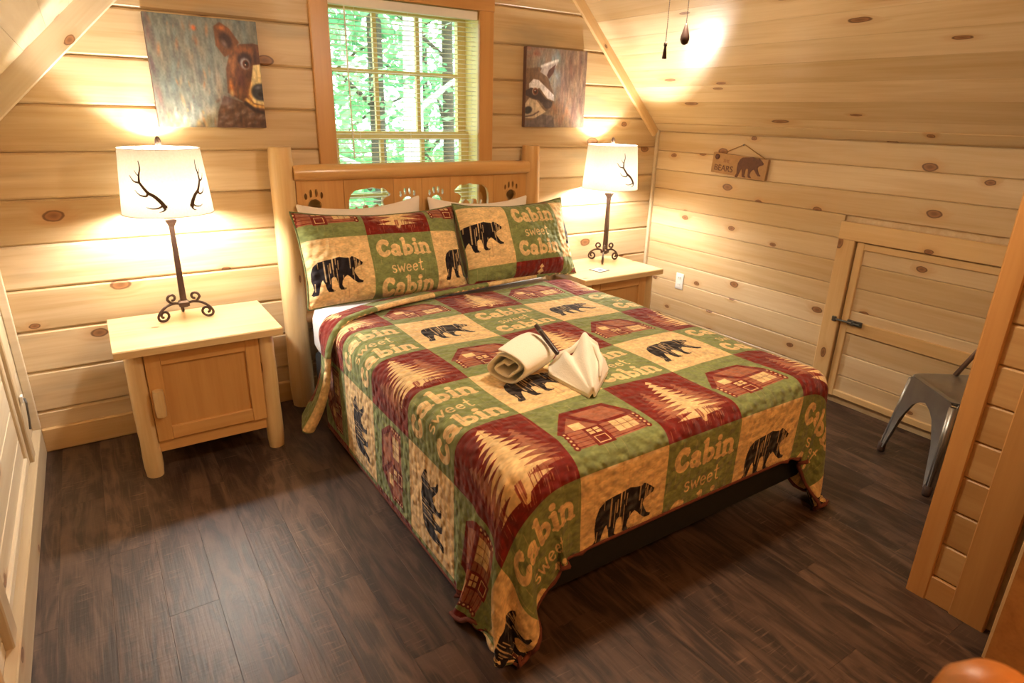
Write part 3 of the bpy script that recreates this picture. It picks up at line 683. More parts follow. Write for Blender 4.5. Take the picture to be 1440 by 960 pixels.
# ------------------------------------------------------------------ light fixture on the landing behind the camera
t = thing('ceiling_light', (1.45, -.55, ZC), 'round flush ceiling light with frosted dome on the landing ceiling', 'ceiling light')
MB().lathe([(.15, -.03), (.16, -.02), (.16, 0)], 28).build('canopy_ring', IRON, t, True, .6)
MB().lathe([(.005, -.095), (.07, -.085), (.12, -.06), (.14, -.031)], 28).build('dome', emis('warm_dome', (1.0, .50, .19), HALL_L), t, True)


# ------------------------------------------------------------------ bed
BX0, BX1, BY0, BY1, BTOP = .862, 2.44, 1.25, 3.30, .615
bed = thing('bed', (1.60, 2.3, 0), 'log bed with pine headboard cut with paw and bear shapes', 'bed')
BO = Vector((1.60, 2.3, 0))
def bedpart(mb, name, mat, smooth_=False, angle=.6, parent=None):
    mb.v = [tuple(Vector(p) - BO) for p in mb.v]; return mb.build(name, mat, parent or bed, smooth_, angle)
bedpart(MB().box(BX0 + .02, BX1 - .02, BY0 + .02, BY1, .335, BTOP - .012, .06), 'mattress', SHEET, True)
bedpart(MB().box(BX0 + .03, BX1 - .03, BY0 + .03, BY1, .13, .333, .02), 'box_foundation', BLACKF, True)
for xx in (BX0 + .12, 1.63, BX1 - .12):
    for yy in (BY0 + .45, 2.2, 3.1): bedpart(MB().lathe([(.02, 0), (.022, .02), (.018, .129)], 12, Matrix.Translation((xx, yy, 0))), 'frame_leg', BLACKF, True)
def logmesh(L, r, seed, n=18, m=16, taper=.04, bump=.03):
    rr = np.random.RandomState(seed); ph = rr.rand(4) * 6.28; prof = MB(); vv, ff = [], []
    for i in range(m + 1):
        f = i / m; z = L * f
        for k in range(n):
            a = 2 * PI * k / n
            q_ = r * (1 - taper * f) * (1 + bump * (math.sin(2 * a + ph[0] + 2 * f) * .5 + math.sin(3 * a + ph[1] + 5 * f) * .3 + math.sin(5 * f * 3 + ph[2]) * .5))
            if i == 0 or i == m: q_ *= .90
            vv.append((q_ * math.cos(a), q_ * math.sin(a), z + (.008 if i == 0 else 0) * 0))
    # rounded ends
    for i in range(m):
        for k in range(n):
            k2 = (k + 1) % n; ff.append((i * n + k, i * n + k2, (i + 1) * n + k2, (i + 1) * n + k))
    ff.append(tuple(range(n))[::-1]); ff.append(tuple(m * n + k for k in range(n))); return prof.add(vv, ff)
HY = 3.375
for xx, sd in ((.830, 1), (2.370, 2)):
    o = logmesh(1.415, .064, sd).build('headboard_post', LOGP if sd == 1 else LOG, bed, True, .7); o.location = Vector((xx, HY, 0)) - BO
o = logmesh(1.45, .042, 5, taper=.0).build('headboard_rail', LOG, bed, True, .7); o.rotation_euler = (0, PI / 2, 0); o.location = Vector((.875, HY - .03, 1.288)) - BO
o = logmesh(1.45, .042, 6, taper=.0).build('headboard_rail', LOG, bed, True, .7); o.rotation_euler = (0, PI / 2, 0); o.location = Vector((.875, HY - .01, .52)) - BO
def paw(cx_, cz, s):
    L = [[(cx_ + s * p[0], cz + s * p[1]) for p in arc(0, -.05, .42, .40, 0, 345, 15)]]
    for k, (dx, dz, w, h) in enumerate(((-.52, .52, .09, .20), (-.20, .68, .09, .24), (.14, .70, .09, .24), (.46, .55, .09, .20))):
        L.append([(cx_ + s * (dx + w * math.cos(a)), cz + s * (dz + h * math.sin(a))) for a in [2 * PI * i / 10 for i in range(10)]])
    return L
def hb_bear(cx_, cz, s, flip):
    return [[(cx_ + (-1 if flip else 1) * x * s, cz + y * s) for x, y in BEAR01]]
edges = [.885, 1.135, 1.42, 1.592, 1.775, 2.075, 2.315]
cut = {0: paw(.975, 1.125, .085), 1: hb_bear(1.275, 1.115, .25, False), 2: paw(1.505, 1.115, .085), 3: paw(1.685, 1.115, .085), 4: hb_bear(1.925, 1.115, .25, True), 5: paw(2.205, 1.125, .085)}
MX = Matrix(((1, 0, 0, -BO.x), (0, 0, -1, HY - .012 - BO.y), (0, 1, 0, 0), (0, 0, 0, 1)))
for i in range(6):
    a, b_ = edges[i] + .001, edges[i + 1] - .001
    MB().plate([(a, .50), (b_, .50), (b_, 1.275), (a, 1.275)], cut[i], 0, .022, MX).build('headboard_plank', HB, bed)

# ---- quilt: a sheet of masses and springs dropped over the mattress, run here
S0, S1, T0, T1 = .325, BX1 + .42, .955, 2.985
def drape():
    h = .027; ns_ = int(round((S1 - S0) / h)) + 1; nt_ = int(round((T1 - T0) / h)) + 1
    s = np.linspace(S0, S1, ns_); t_ = np.linspace(T0, T1, nt_); hs, ht = s[1] - s[0], t_[1] - t_[0]
    P = np.zeros((ns_, nt_, 3)); P[..., 0] = s[:, None]; P[..., 1] = t_[None]; P[..., 2] = BTOP + .018
    r = np.random.RandomState(2); P += (r.rand(*P.shape) - .5) * .002
    W = np.ones((ns_, nt_)); pin = (P[..., 0] > BX0 + .11) & (P[..., 0] < BX1 - .11) & (P[..., 1] > BY0 + .11); W[pin] = 0
    V = np.zeros_like(P); dt = 1 / 60
    fr = np.clip((BY0 - .02 - P[..., 1]) / .12, 0, 1); cornL = fr * np.clip((BX0 - .06 - P[..., 0]) / .15, 0, 1); cornR = fr * np.clip((P[..., 0] - BX1 - .06) / .15, 0, 1)
    lo = np.array([BX0, BY0, -.5]); hi = np.array([BX1, 3.6, BTOP]); R_ = .055; off = .014
    def con(A, B, wa, wb_, L, k):
        d = B - A; l = np.sqrt((d * d).sum(-1)) + 1e-9; w = wa + wb_; w[w == 0] = 1
        c = (k * (l - L) / l / w)[..., None] * d; A += c * wa[..., None]; B -= c * wb_[..., None]
    def collide(Q, Pold):
        c = np.clip(Q, lo + R_, hi - R_); d = Q - c; l = np.sqrt((d * d).sum(-1)); tgt = R_ + off
        ins = (l < tgt) & (W > 0)
        lz = np.maximum(l, 1e-9)
        # deep inside: push to nearest outer side
        nd = d / lz[..., None]; deep = l < 1e-6; nd[deep] = (0, 0, 1)
        Q[ins] = (c + nd * tgt)[ins]
        Q[ins] -= .35 * (Q - Pold)[ins] * (1 - np.abs(nd[ins]))
        f = (Q[..., 2] < .016) & (W > 0); Q[..., 2][f] = .016; Q[..., :2][f] = (Pold[..., :2] * .6 + Q[..., :2] * .4)[f]
    for step in range(240):
        V *= .975; V[..., 2] -= 9.8 * dt; V[W == 0] = 0
        vm = np.sqrt((V * V).sum(-1, keepdims=True)); V *= np.minimum(1, 2.2 / np.maximum(vm, 1e-6))
        Q = P + V * dt; 
        for it in range(14):
            for o_ in (0, 1):
                n_ = (ns_ - o_) // 2 * 2; con(Q[o_:o_ + n_:2], Q[o_ + 1:o_ + n_:2], W[o_:o_ + n_:2].copy(), W[o_ + 1:o_ + n_:2].copy(), hs, 1.0)
                n_ = (nt_ - o_) // 2 * 2; con(Q[:, o_:o_ + n_:2], Q[:, o_ + 1:o_ + n_:2], W[:, o_:o_ + n_:2].copy(), W[:, o_ + 1:o_ + n_:2].copy(), ht, 1.0)
            dg = math.hypot(hs, ht)
            for o_ in (0, 1):
                n_ = (ns_ - 1 - o_ + 1) // 2 * 2
                a = slice(o_, ns_ - 1, 2); b2 = slice(o_ + 1, ns_, 2)
                con(Q[a, :-1], Q[b2, 1:], W[a, :-1].copy(), W[b2, 1:].copy(), dg, .10); con(Q[a, 1:], Q[b2, :-1], W[a, 1:].copy(), W[b2, :-1].copy(), dg, .10)
            if it % 4 == 3: collide(Q, P)
        # gentle bending: pull toward the mean of neighbours
        lap = np.zeros_like(Q); lap[1:-1] += Q[:-2] + Q[2:] - 2 * Q[1:-1]; lap[:, 1:-1] += Q[:, :-2] + Q[:, 2:] - 2 * Q[:, 1:-1]
        Q += .03 * lap * W[..., None]
        if step > 40:       # the loose corners gather into narrow folds under the mattress corners
            for cxq, msk in ((BX0 - .012, cornL), (BX1 + .012, cornR)):
                d = Q[..., :2] - np.array([cxq, BY0 - .012]); l = np.sqrt((d * d).sum(-1)) + 1e-9
                k = msk * np.clip(1 - (.075 + .02 * np.sin(step * .3)) / l, 0, 1) * .17; Q[..., :2] -= d * k[..., None]
        collide(Q, P); V = (Q - P) / dt; P = Q
    return P, s, t_
PX, PY, CX0, RY0 = .372, .357, 1.100, 2.65
def tile_uv(s, t_): return (s - CX0) / PX / 2, (t_ - RY0 + PY) / PY / 2        # bear row occupies v 0..0.5, text half u .5..1
def grid_mesh(name, P, UV, mat, parent=None, subd=1, thick=0.0):
    a, b_ = P.shape[:2]; me = bpy.data.meshes.new(name)
    idx = np.arange(a * b_).reshape(a, b_); F = np.stack([idx[:-1, :-1], idx[1:, :-1], idx[1:, 1:], idx[:-1, 1:]], -1).reshape(-1, 4)
    me.from_pydata(P.reshape(-1, 3).tolist(), [], F.tolist()); uvl = me.uv_layers.new(name='UVMap')
    uvl.data.foreach_set('uv', UV.reshape(-1, 2)[F.ravel()].ravel().astype(np.float32))
    me.polygons.foreach_set('use_smooth', [True] * len(me.polygons)); me.materials.append(mat)
    o = bpy.data.objects.new(name, me); COL.objects.link(o)
    if parent is not None: o.parent = parent
    if thick:
        md = o.modifiers.new('thickness', 'SOLIDIFY'); md.thickness = thick; md.offset = 0
    if subd:
        md = o.modifiers.new('smooth', 'SUBSURF'); md.levels = subd; md.render_levels = subd
    return o
QP, qs, qt = drape()
U, Vv = tile_uv(qs[:, None] + 0 * qt[None], qt[None] + 0 * qs[:, None])
# soft wrinkles on the flat top
wr_ = np.random.RandomState(9); top = np.clip((QP[..., 2] - BTOP + .03) / .03, 0, 1)
wv = .004 * np.sin(9 * qs[:, None] + 4 * qt[None] + 1) + .004 * np.sin(5 * qt[None] * 2.3 - 3 * qs[:, None])
QP[..., 2] += wv * top
QC = Vector((1.60, 2.0, 0))
quilt = thing('quilt', QC, 'patchwork quilt with bears, cabins, pine trees and cabin lettering on bed', 'quilt')
grid_mesh('quilt_cover', QP - np.array(QC), np.stack([U, Vv], -1), QUILT, quilt, 1, .012)
def border(P, r, name, mat, parent, closed=False):
    return MB().tube([Vector(p) - QC for p in P], r, 6).build(name, mat, parent, True)
border(QP[:, 0], .0085, 'hem_binding', BIND, quilt); border(QP[0, :], .0085, 'hem_binding', BIND, quilt); border(QP[-1, :], .0085, 'hem_binding', BIND, quilt)
# turned-back fold at the pillows, running down the left side
def spline(pts, n):
    pts = np.array(pts, float); d = np.r_[0, np.cumsum(np.linalg.norm(np.diff(pts, axis=0), axis=1))]; out = []
    P0 = np.vstack([2 * pts[0] - pts[1], pts, 2 * pts[-1] - pts[-2]])
    for x in np.linspace(0, d[-1] * .99999, n):
        i = np.searchsorted(d, x, side='right') - 1; u = (x - d[i]) / (d[i + 1] - d[i]); a, b_, c, e = P0[i:i + 4]
        out.append(.5 * ((2 * b_) + (-a + c) * u + (2 * a - 5 * b_ + 4 * c - e) * u * u + (-a + 3 * b_ - 3 * c + e) * u ** 3))
    return np.array(out), d[-1]
path, PL = spline([(2.49, 3.09, .628), (2.38, 3.085, .648), (1.73, 3.02, .648), (1.28, 2.945, .648), (1.02, 2.86, .646), (.888, 2.80, .628), (.822, 2.76, .54), (.805, 2.75, .40), (.785, 2.76, .26), (.755, 2.79, .12)], 80)
tang = np.gradient(path, axis=0); tang /= np.linalg.norm(tang, axis=1)[:, None]
# cross-section direction: along the cloth, square to the path (toward the foot)
nrm = np.zeros_like(path)
for i, p in enumerate(path):
    k_ = np.clip((p[2] - .50) / .13, 0, 1); n0 = np.array([-1 + k_, 0, k_ + 1e-3]); n0 = n0 - tang[i] * (n0 @ tang[i]); nrm[i] = n0 / np.linalg.norm(n0)
side = np.cross(tang, nrm)
if side[20, 1] > 0: side = -side
sec = []
for j in range(17):
    a = -PI * .55 + (PI * 1.55) * j / 16
    sec.append((.030 * math.cos(a), .018 * math.sin(a) + .012))
sec = [(-.11, .004), (-.085, .008), (-.055, .012), (-.025, .018)] + [(.020 * math.cos(a), .009 + .011 * math.sin(a)) for a in np.linspace(PI * .5, -PI * .5, 9)] + [(-.02, -.002), (-.04, -.003)]
sec = np.array(sec); G = np.zeros((len(path), len(sec), 3)); GU = np.zeros((len(path), len(sec), 2))
sl_ = np.r_[0, np.cumsum(np.linalg.norm(np.diff(path, axis=0), axis=1))]; ql = np.r_[0, np.cumsum(np.linalg.norm(np.diff(sec, axis=0), axis=1))]
for i in range(len(path)):
    fl_ = np.clip((.45 - path[i, 2]) / .35, 0, 1)
    G[i] = path[i] + side[i][None] * sec[:, :1] * (1 + .25 * fl_) + nrm[i][None] * (sec[:, 1:] * (1 + 1.6 * fl_)) - np.array([.05, 0, 0]) * fl_ ** 2
    s_ = path[i, 0] if path[i, 2] > .6 else BX0 - .03 - (.60 - path[i, 2]); GU[i] = np.stack(tile_uv(s_ + 0 * ql, 2.885 + 1.1 * ql), -1)
grid_mesh('folded_edge', G - np.array(QC), GU, QUILT, quilt, 1, .008)

# ---- pillows
def pillow_mesh(name, w, h, th, mat, parent, uvfun, nu=40, nv=28, flange=.0, seed=1, sag=.02):
    r = np.random.RandomState(seed); P = []; UVs = []; a_, b_ = nu, nv
    front = np.zeros((nu + 1, nv + 1, 3)); uv = np.zeros((nu + 1, nv + 1, 2))
    for i in range(nu + 1):
        for j in range(nv + 1):
            u = -1 + 2 * i / nu; v = -1 + 2 * j / nv
            pinch = .05 * (1 - abs(v) ** 2.2) * (abs(u) ** 6); pin2 = .07 * (1 - abs(u) ** 2.2) * (abs(v) ** 6)
            x = u * w / 2 * (1 - pinch); z = v * h / 2 * (1 - pin2)
            z -= sag * (1 - u * u) * max(v, 0)
            b0 = max(0, 1 - abs(u) ** 3.2) ** .55 * max(0, 1 - abs(v) ** 3.2) ** .55
            y = -th / 2 * b0 * (1 + .10 * math.sin(3.1 * u + seed) * math.cos(2.3 * v + seed)) - .004 * math.sin(9 * u + 5 * v)
            front[i, j] = (x, y, z); uv[i, j] = uvfun(x + w / 2, z + h / 2)
    back = front.copy(); back[..., 1] *= -.3
    me = bpy.data.meshes.new(name); nA = (nu + 1) * (nv + 1); idx = np.arange(nA).reshape(nu + 1, nv + 1)
    F1 = np.stack([idx[:-1, :-1], idx[1:, :-1], idx[1:, 1:], idx[:-1, 1:]], -1).reshape(-1, 4); F2 = F1[:, ::-1] + nA
    F = np.vstack([F1, F2]); V_ = np.vstack([front.reshape(-1, 3), back.reshape(-1, 3)]); UV = np.vstack([uv.reshape(-1, 2)] * 2)
    me.from_pydata(V_.tolist(), [], F.tolist()); l = me.uv_layers.new(name='UVMap'); l.data.foreach_set('uv', UV[F.ravel()].ravel().astype(np.float32))
    me.polygons.foreach_set('use_smooth', [True] * len(me.polygons)); me.materials.append(mat)
    bm = bmesh.new(); bm.from_mesh(me); bmesh.ops.remove_doubles(bm, verts=bm.verts, dist=.0006); bm.to_mesh(me); bm.free()
    o = bpy.data.objects.new(name, me); COL.objects.link(o); o.parent = parent
    md = o.modifiers.new('smooth', 'SUBSURF'); md.levels = 1; md.render_levels = 1
    rim = [front[i, 0] for i in range(nu + 1)] + [front[nu, j] for j in range(1, nv + 1)] + [front[i, nv] for i in range(nu - 1, -1, -1)] + [front[0, j] for j in range(nv - 1, -1, -1)]
    return o, rim
def sham(loc, w, h, th, rz, rx, ry, ou, ov, label, seed):
    t = thing('pillow_sham', loc, label, 'pillow', 'quilted shams on the bed')
    # ou: distance from left edge to the start of the text cell; ov: from bottom edge to the start of the text row
    o, rim = pillow_mesh('sham_cover', w, h, th, QUILT, t, lambda x, z: (.5 + (x - ou) / PX / 2, (z - ov) / PY / 2), seed=seed)
    p = MB().tube(rim, .005, 6).build('piping', GBIND, t, True)
    M = Matrix.Translation(loc) @ Matrix.Rotation(rz, 4, 'Z') @ Matrix.Rotation(rx, 4, 'X') @ Matrix.Rotation(ry, 4, 'Y') @ Matrix.Translation((0, 0, h / 2))
    t.matrix_basis = M
    return t
sham(Vector((1.285, 3.06, .640)), .945, .50, .19, math.radians(2.5), math.radians(-24), math.radians(1.5), .345, -.018, 'patchwork sham with two bears and Cabin sweet Cabin across its lower half', 1)
sham(Vector((2.145, 3.06, .640)), .815, .50, .20, math.radians(2.5), math.radians(-24), math.radians(.5), .30, .105, 'patchwork sham with Cabin sweet Cabin near the top and tree along its bottom', 4)
def wpillow(loc, w, h, th, rz, rx, ry, label, seed):
    t = thing('white_pillow', loc, label, 'pillow', 'plain pillows behind the shams')
    pillow_mesh('pillowcase', w, h, th, PILLOWW, t, lambda x, z: (x, z), seed=seed, sag=.03)
    t.matrix_basis = Matrix.Translation(loc) @ Matrix.Rotation(rz, 4, 'Z') @ Matrix.Rotation(rx, 4, 'X') @ Matrix.Rotation(ry, 4, 'Y') @ Matrix.Translation((0, 0, h / 2))
wpillow(Vector((1.225, 3.215, .640)), .70, .515, .09, .02, math.radians(-11), math.radians(-1), 'plain cream pillow standing behind the sham with two bears', 2)
wpillow(Vector((1.94, 3.215, .640)), .70, .50, .09, .02, math.radians(-11), math.radians(2), 'plain cream pillow standing behind the sham with the lettering on top', 3)

# ------------------------------------------------------------------ nightstands
NX0, NX1, NY0, NY1, NZ = -.035, .645, 2.89, 3.405, .635
def nightstand(label):
    t = thing('nightstand', ((NX0 + NX1) / 2, (NY0 + NY1) / 2, 0), label, 'nightstand', 'log nightstands beside the bed')
    O = Vector(t.location)
    def bp(mb, nm, mat, sm=False, par=None):
        mb.v = [tuple(Vector(p) - O) for p in mb.v]; return mb.build(nm, mat, par or t, sm, .5)
    board('top', t, Vector((NX0, NY0, NZ)) - O, (1, 0, 0), (0, 1, 0), NX1 - NX0, NY1 - NY0, .034, NS_TOP, c=.005)
    x0, x1, y0, y1 = NX0 + .06, NX1 - .06, NY0 + .045, NY1 - .04
    for i, (lx, ly) in enumerate(((x0 + .01, y0 + .03), (x1 - .01, y0 + .03), (x0 + .01, y1 - .03), (x1 - .01, y1 - .03))):
        o = logmesh(NZ - .036, .040, 20 + i, 16, 12, taper=.06, bump=.05).build('leg', LOGP, t, True, .7); o.location = Vector((lx, ly, 0)) - O
    fx0, fx1, fy = x0 + .045, x1 - .045, y0 + .02
    bp(MB().box(x0 + .02, x1 - .02, fy + .008, y1 - .02, .11, NZ - .036), 'case', NS_BODY)
    board('apron', t, Vector((fx0 - .02, fy - .004, .112)) - O, (1, 0, 0), (0, 0, 1), fx1 - fx0 + .04, .055, .012, NS_BODY, c=.003)
    dz0, dz1 = .172, NZ - .042
    d = bp(MB().box(fx0 + .03, fx1 - .03, fy - .006, fy + .004, dz0 + .03, dz1 - .03), 'door', NS_V)
    o = board('stile', d, Vector((fx0, fy - .018, dz0)) - O, (0, 0, 1), (1, 0, 0), dz1 - dz0, .062, .02, NS_BODY, c=.003)
    for xx in (fx0, fx1 - .062):
        pass
    o.matrix_basis = Matrix(((0, -1, 0, fx0 + .062 - O.x), (0, 0, -1, fy - .018 - O.y), (1, 0, 0, dz0 - O.z), (0, 0, 0, 1)))
    o2 = o.copy(); COL.objects.link(o2); o2.matrix_basis = Matrix(((0, -1, 0, fx1 - O.x), (0, 0, -1, fy - .018 - O.y), (1, 0, 0, dz0 - O.z), (0, 0, 0, 1)))
    for zz in (dz0, dz1 - .062): board('rail', d, Vector((fx0 + .0625, fy - .018, zz)) - O, (1, 0, 0), (0, 0, 1), fx1 - fx0 - .125, .062, .02, NS_BODY, c=.003)
    h = logmesh(.125, .022, 9, 14, 6, taper=0, bump=.06).build('handle', LOGP, d, True, .7); h.location = Vector((fx0 + .030, fy - .040, dz0 + .13)) - O
    return t
ns1 = nightstand('log-legged pine nightstand beside the left knee wall')
ns1['label'] = 'log-legged pine nightstand whose whole front and door show, below the bear painting'
ns2 = copy_tree(ns1); ns2.location.x = 2.48 + (NX1 - NX0) / 2; ns2['label'] = 'pine nightstand mostly hidden by the bed, with a card on top, near right wall'
card = tag(MB().box(-.05, .05, -.05, .05, 0, .002).build('info_card', plain('dark_card', (.05, .055, .06), .4, noise=.3)), 'small square dark card lying on the nightstand near right wall', 'card')
card.location = (2.745, 3.07, NZ + .0005); card.rotation_euler = (0, 0, .15)
pr = MB().box(-.04, .04, -.04, .04, .002, .0024).build('card_print', WHITE, card); MB().box(-.022, .022, -.026, .01, .0024, .0027).build('card_emblem', plain('card_blue_grey', (.06, .10, .16), .5, noise=.3), pr)

# ------------------------------------------------------------------ lamps
def lamp(loc, label, rz):
    t = thing('table_lamp', loc, label, 'lamp', 'iron scroll table lamps', rz)
    zt, zb, rt_, rb = .785, .505, .163, .187
    def cone(r_off, n, z0, z1, m=1):
        mb = MB(); pr_ = [(rb + (rt_ - rb) * f + r_off, z0 + (z1 - z0) * f) for f in [i / m for i in range(m + 1)]]; return mb.lathe(pr_, n, cap=False)
    s = cone(0, 56, zb, zt, 6).build('shade', SHADE, t, True)
    for z_, r_ in ((zt, rt_), (zb, rb)):
        MB().tube([(r_ * math.cos(a), r_ * math.sin(a), z_) for a in [2 * PI * i / 48 for i in range(49)]], .0022, 6).build('shade_ring', PILLOWW, s, True)
    # antler print on the cloth: ribbons laid on the cone
    def ribbon(pts, w0, w1):
        mb = MB(); pts = np.array(pts); q, _ = spline(pts, 14) if len(pts) > 2 else (pts, 0)
        vv = []
        for i, (a, z_) in enumerate(q):
            f = i / (len(q) - 1); d = q[min(i + 1, len(q) - 1)] - q[max(i - 1, 0)]; d = d / (np.linalg.norm(d) + 1e-9); w = (w0 + (w1 - w0) * f) * .85
            for sg in (-1, 1):
                aa, zz = a - d[1] * w * sg, z_ + d[0] * w * sg; fz = (zz - zb) / (zt - zb); rr_ = rb + (rt_ - rb) * fz + .0012; th = aa / .175
                vv.append((rr_ * math.sin(th), -rr_ * math.cos(th), zz))
        n = len(q); return vv, [(2 * i, 2 * i + 1, 2 * i + 3, 2 * i + 2) for i in range(n - 1)]
    ANT = [([(490, 640), (465, 590), (420, 540), (375, 510), (318, 432)], .010, .006), ([(318, 432), (322, 375), (337, 320), (330, 262)], .006, .002), ([(375, 520), (360, 540), (310, 530), (272, 492)], .006, .0015), ([(318, 434), (270, 422), (232, 375)], .005, .0015), ([(320, 380), (300, 362), (285, 335)], .003, .001), ([(478, 612), (440, 635), (390, 640), (352, 628)], .005, .0015), ([(490, 640), (470, 660), (440, 668)], .005, .001), ([(470, 615), (505, 620)], .006, .002)]
    for sx, cx_ in ((1, -.055), (-1, .105)):
        mb = MB()
        for pts, w0, w1 in ANT:
            k = .00052 if sx > 0 else .00040
            mb.add(*ribbon([(cx_ + sx * (x - 490) * k + (.03 if sx > 0 else -.03), .545 + (640 - y) * .00052) for x, y in pts], w0, w1))
        mb.build('antler_print', plain('antler_brown', (.10, .055, .022), .8, noise=.2), s)
    MB().lathe([(.026, .455), (.010, .455), (.010, .458), (.026, .470), (.030, .475)], 4, Matrix.Rotation(PI / 4, 4, 'Z')).build('cup', IRON, t)
    MB().lathe([(.021, .055), (.019, .10), (.0145, .40), (.016, .425), (.016, .44), (.034, .468), (.036, .472)], 4, Matrix.Rotation(PI / 4, 4, 'Z')).build('column', IRON, t)
    MB().lathe([(.016, .472), (.017, .53), (.012, .535)], 16).build('socket', PILLOWW, t, True, .6)
    MB().lathe([(.010, .535), (.022, .56), (.030, .59), (.028, .615), (.016, .632), (.003, .637)], 20).build('bulb', BULB, t, True)
    MB().lathe([(.010, .795), (.013, .802), (.012, .818), (.008, .830), (.002, .834)], 12).build('finial', IRON, t, True)
    MB().tube([(-.012, 0, .50), (-.05, 0, .56), (-.055, 0, .66), (-.03, 0, .76), (0, 0, .795), (.03, 0, .76), (.055, 0, .66), (.05, 0, .56), (.012, 0, .50)], .0018, 6).build('harp', BOLT, t, True)
    sp = MB()
    for a in [2 * PI * i / 3 for i in range(3)]: sp.tube([(0, 0, .797), (rt_ * math.cos(a), rt_ * math.sin(a), .785)], .0015, 5)
    sp.build('spider', BOLT, t)
    MB().lathe([(.016, .056), (.032, .062), (.032, .080), (.020, .088)], 4, Matrix.Rotation(PI / 4, 4, 'Z')).build('hub', IRON, t)
    for a in (math.radians(200), math.radians(-20), math.radians(90)):
        pts = [(.012, .060), (.035, .066), (.065, .062), (.090, .046), (.104, .026), (.100, .010), (.086, .0052)]
        for i in range(14):
            th = -PI / 2 - i * .46; rr_ = .021 - i * .00105; pts.append((.084 + rr_ * math.cos(th) - .002, .0265 + rr_ * math.sin(th)))
        up_ = [(.030, .066), (.048, .070), (.060, .084)]
        for i in range(12):
            th = -.1 + i * .46; rr_ = .018 - i * .0010; up_.append((.043 + rr_ * math.cos(th), .088 + rr_ * math.sin(th)))
        c_, s_ = math.cos(a), math.sin(a); mb = MB()
        for q in (pts, up_):
            q2, _ = spline([(r_, z_, 0) for r_, z_ in q], 46); mb.tube([(p[0] * 1.2 * c_, p[0] * 1.2 * s_, p[1] * 1.2) for p in q2], .0062, 8)
        mb.build('scroll_foot', IRON, t, True)
    return t
BULB = emis('lit_bulb', (1.0, .97, .93), BULB_L)
lp1 = lamp((.287, 3.262, NZ), 'iron scroll lamp with cream antler shade under the bear painting', 0.0)
lp2 = copy_tree(lp1); lp2.location = (2.955, 3.262, NZ); lp2.rotation_euler = (0, 0, math.radians(22)); lp2['label'] = 'iron scroll lamp with cream antler shade under the raccoon painting'

# ------------------------------------------------------------------ wall art
def canvas_art(name, x0, x1, z0, z1, arr, label):
    t = thing(name, ((x0 + x1) / 2, YB - .001, z0), label, 'painting')
    w, h = x1 - x0, z1 - z0
    MB().box(-w / 2, w / 2, -.034, -.001, 0, h, .002).build('canvas_edge', CANVAS_E, t)
    me = bpy.data.meshes.new('painted_face'); me.from_pydata([(-w / 2 + .001, -.0346, .001), (w / 2 - .001, -.0346, .001), (w / 2 - .001, -.0346, h - .001), (-w / 2 + .001, -.0346, h - .001)], [], [(0, 1, 2, 3)])
    l = me.uv_layers.new(name='UVMap')
    for i, c in enumerate(((0, 0), (1, 0), (1, 1), (0, 1))): l.data[i].uv = c
    me.materials.append(paint_mat(name, arr)); o = bpy.data.objects.new('painted_face', me); COL.objects.link(o); o.parent = t
canvas_art('bear_painting', .318, .792, 1.503, 1.978, bear_painting(), 'square canvas of a brown bear peering in from one edge, left of window')
canvas_art('raccoon_painting', 2.352, 2.828, 1.523, 1.985, raccoon_painting(), 'square canvas of a raccoon face peering in, hung right of the window')

SIGNW = plain('sign_weathered_wood', (.40, .23, .10), .7, noise=.25, nscale=30)
SIGND = plain('sign_burnt_brown', (.13, .060, .040), .8, noise=.3, nscale=50)
sg = thing('bear_sign', (XR - .001, 2.70, 1.315), 'small rustic wooden bear sign hung by twine on right wall', 'sign')
sgM = Matrix(((0, 0, -1, 0), (-1, 0, 0, 0), (0, 1, 0, 0), (0, 0, 0, 1)))       # u -> -y, v -> z, w -> -x
sgR = Matrix.Rotation(math.radians(-3.0), 4, 'Z')
MS = sgM @ sgR
sb = MB().plate([(-.213, -.064), (.213, -.064), (.213, .064), (-.213, .064)], (), .002, .022, MS).build('sign_board', SIGNW, sg)
MB().plate([(.085 + x * .20, -.002 + y * .20) for x, y in BEAR01], (), .022, .0235, MS).build('bear_cutout', SIGND, sg)
MB().lathe([(.016, 0), (.018, .004), (.010, .007)], 14, MS @ Matrix.Translation((-.175, .040, .022))).build('rosette', SIGND, sg, True)
def text_mesh(txt, size, name, mat, parent, M, ext=.0008, bold=.0):
    cu = bpy.data.curves.new(name, 'FONT'); cu.body = txt; cu.size = size; cu.extrude = ext; cu.offset = bold; cu.align_x = 'CENTER'; cu.align_y = 'CENTER'
    o = bpy.data.objects.new(name, cu); COL.objects.link(o); dg = bpy.context.evaluated_depsgraph_get(); me = bpy.data.meshes.new_from_object(o.evaluated_get(dg)); bpy.data.objects.remove(o)
    me.transform(M); me.materials.clear(); me.materials.append(mat); q = bpy.data.objects.new(name, me); COL.objects.link(q); q.parent = parent; return q
text_mesh('BEARS', .055, 'lettering', SIGND, sg, MS @ Matrix.Translation((-.115, -.030, .0225)))
text_mesh('THE', .030, 'lettering', plain('sign_faded_red', (.30, .13, .07), .8, noise=.2), sg, MS @ Matrix.Translation((-.100, .018, .0225)))
MB().tube([MS @ Vector(p) for p in ((-.155, .060, .012), (.005, .135, .006), (.195, .060, .012))], .0028, 6).build('twine', plain('jute_twine', (.30, .17, .06), .9, noise=.3), sg)
MB().lathe([(.003, 0), (.003, .012), (.006, .014), (.005, .016)], 10, MS @ Matrix.Translation((.005, .132, -.0))).build('nail', BOLT, sg)

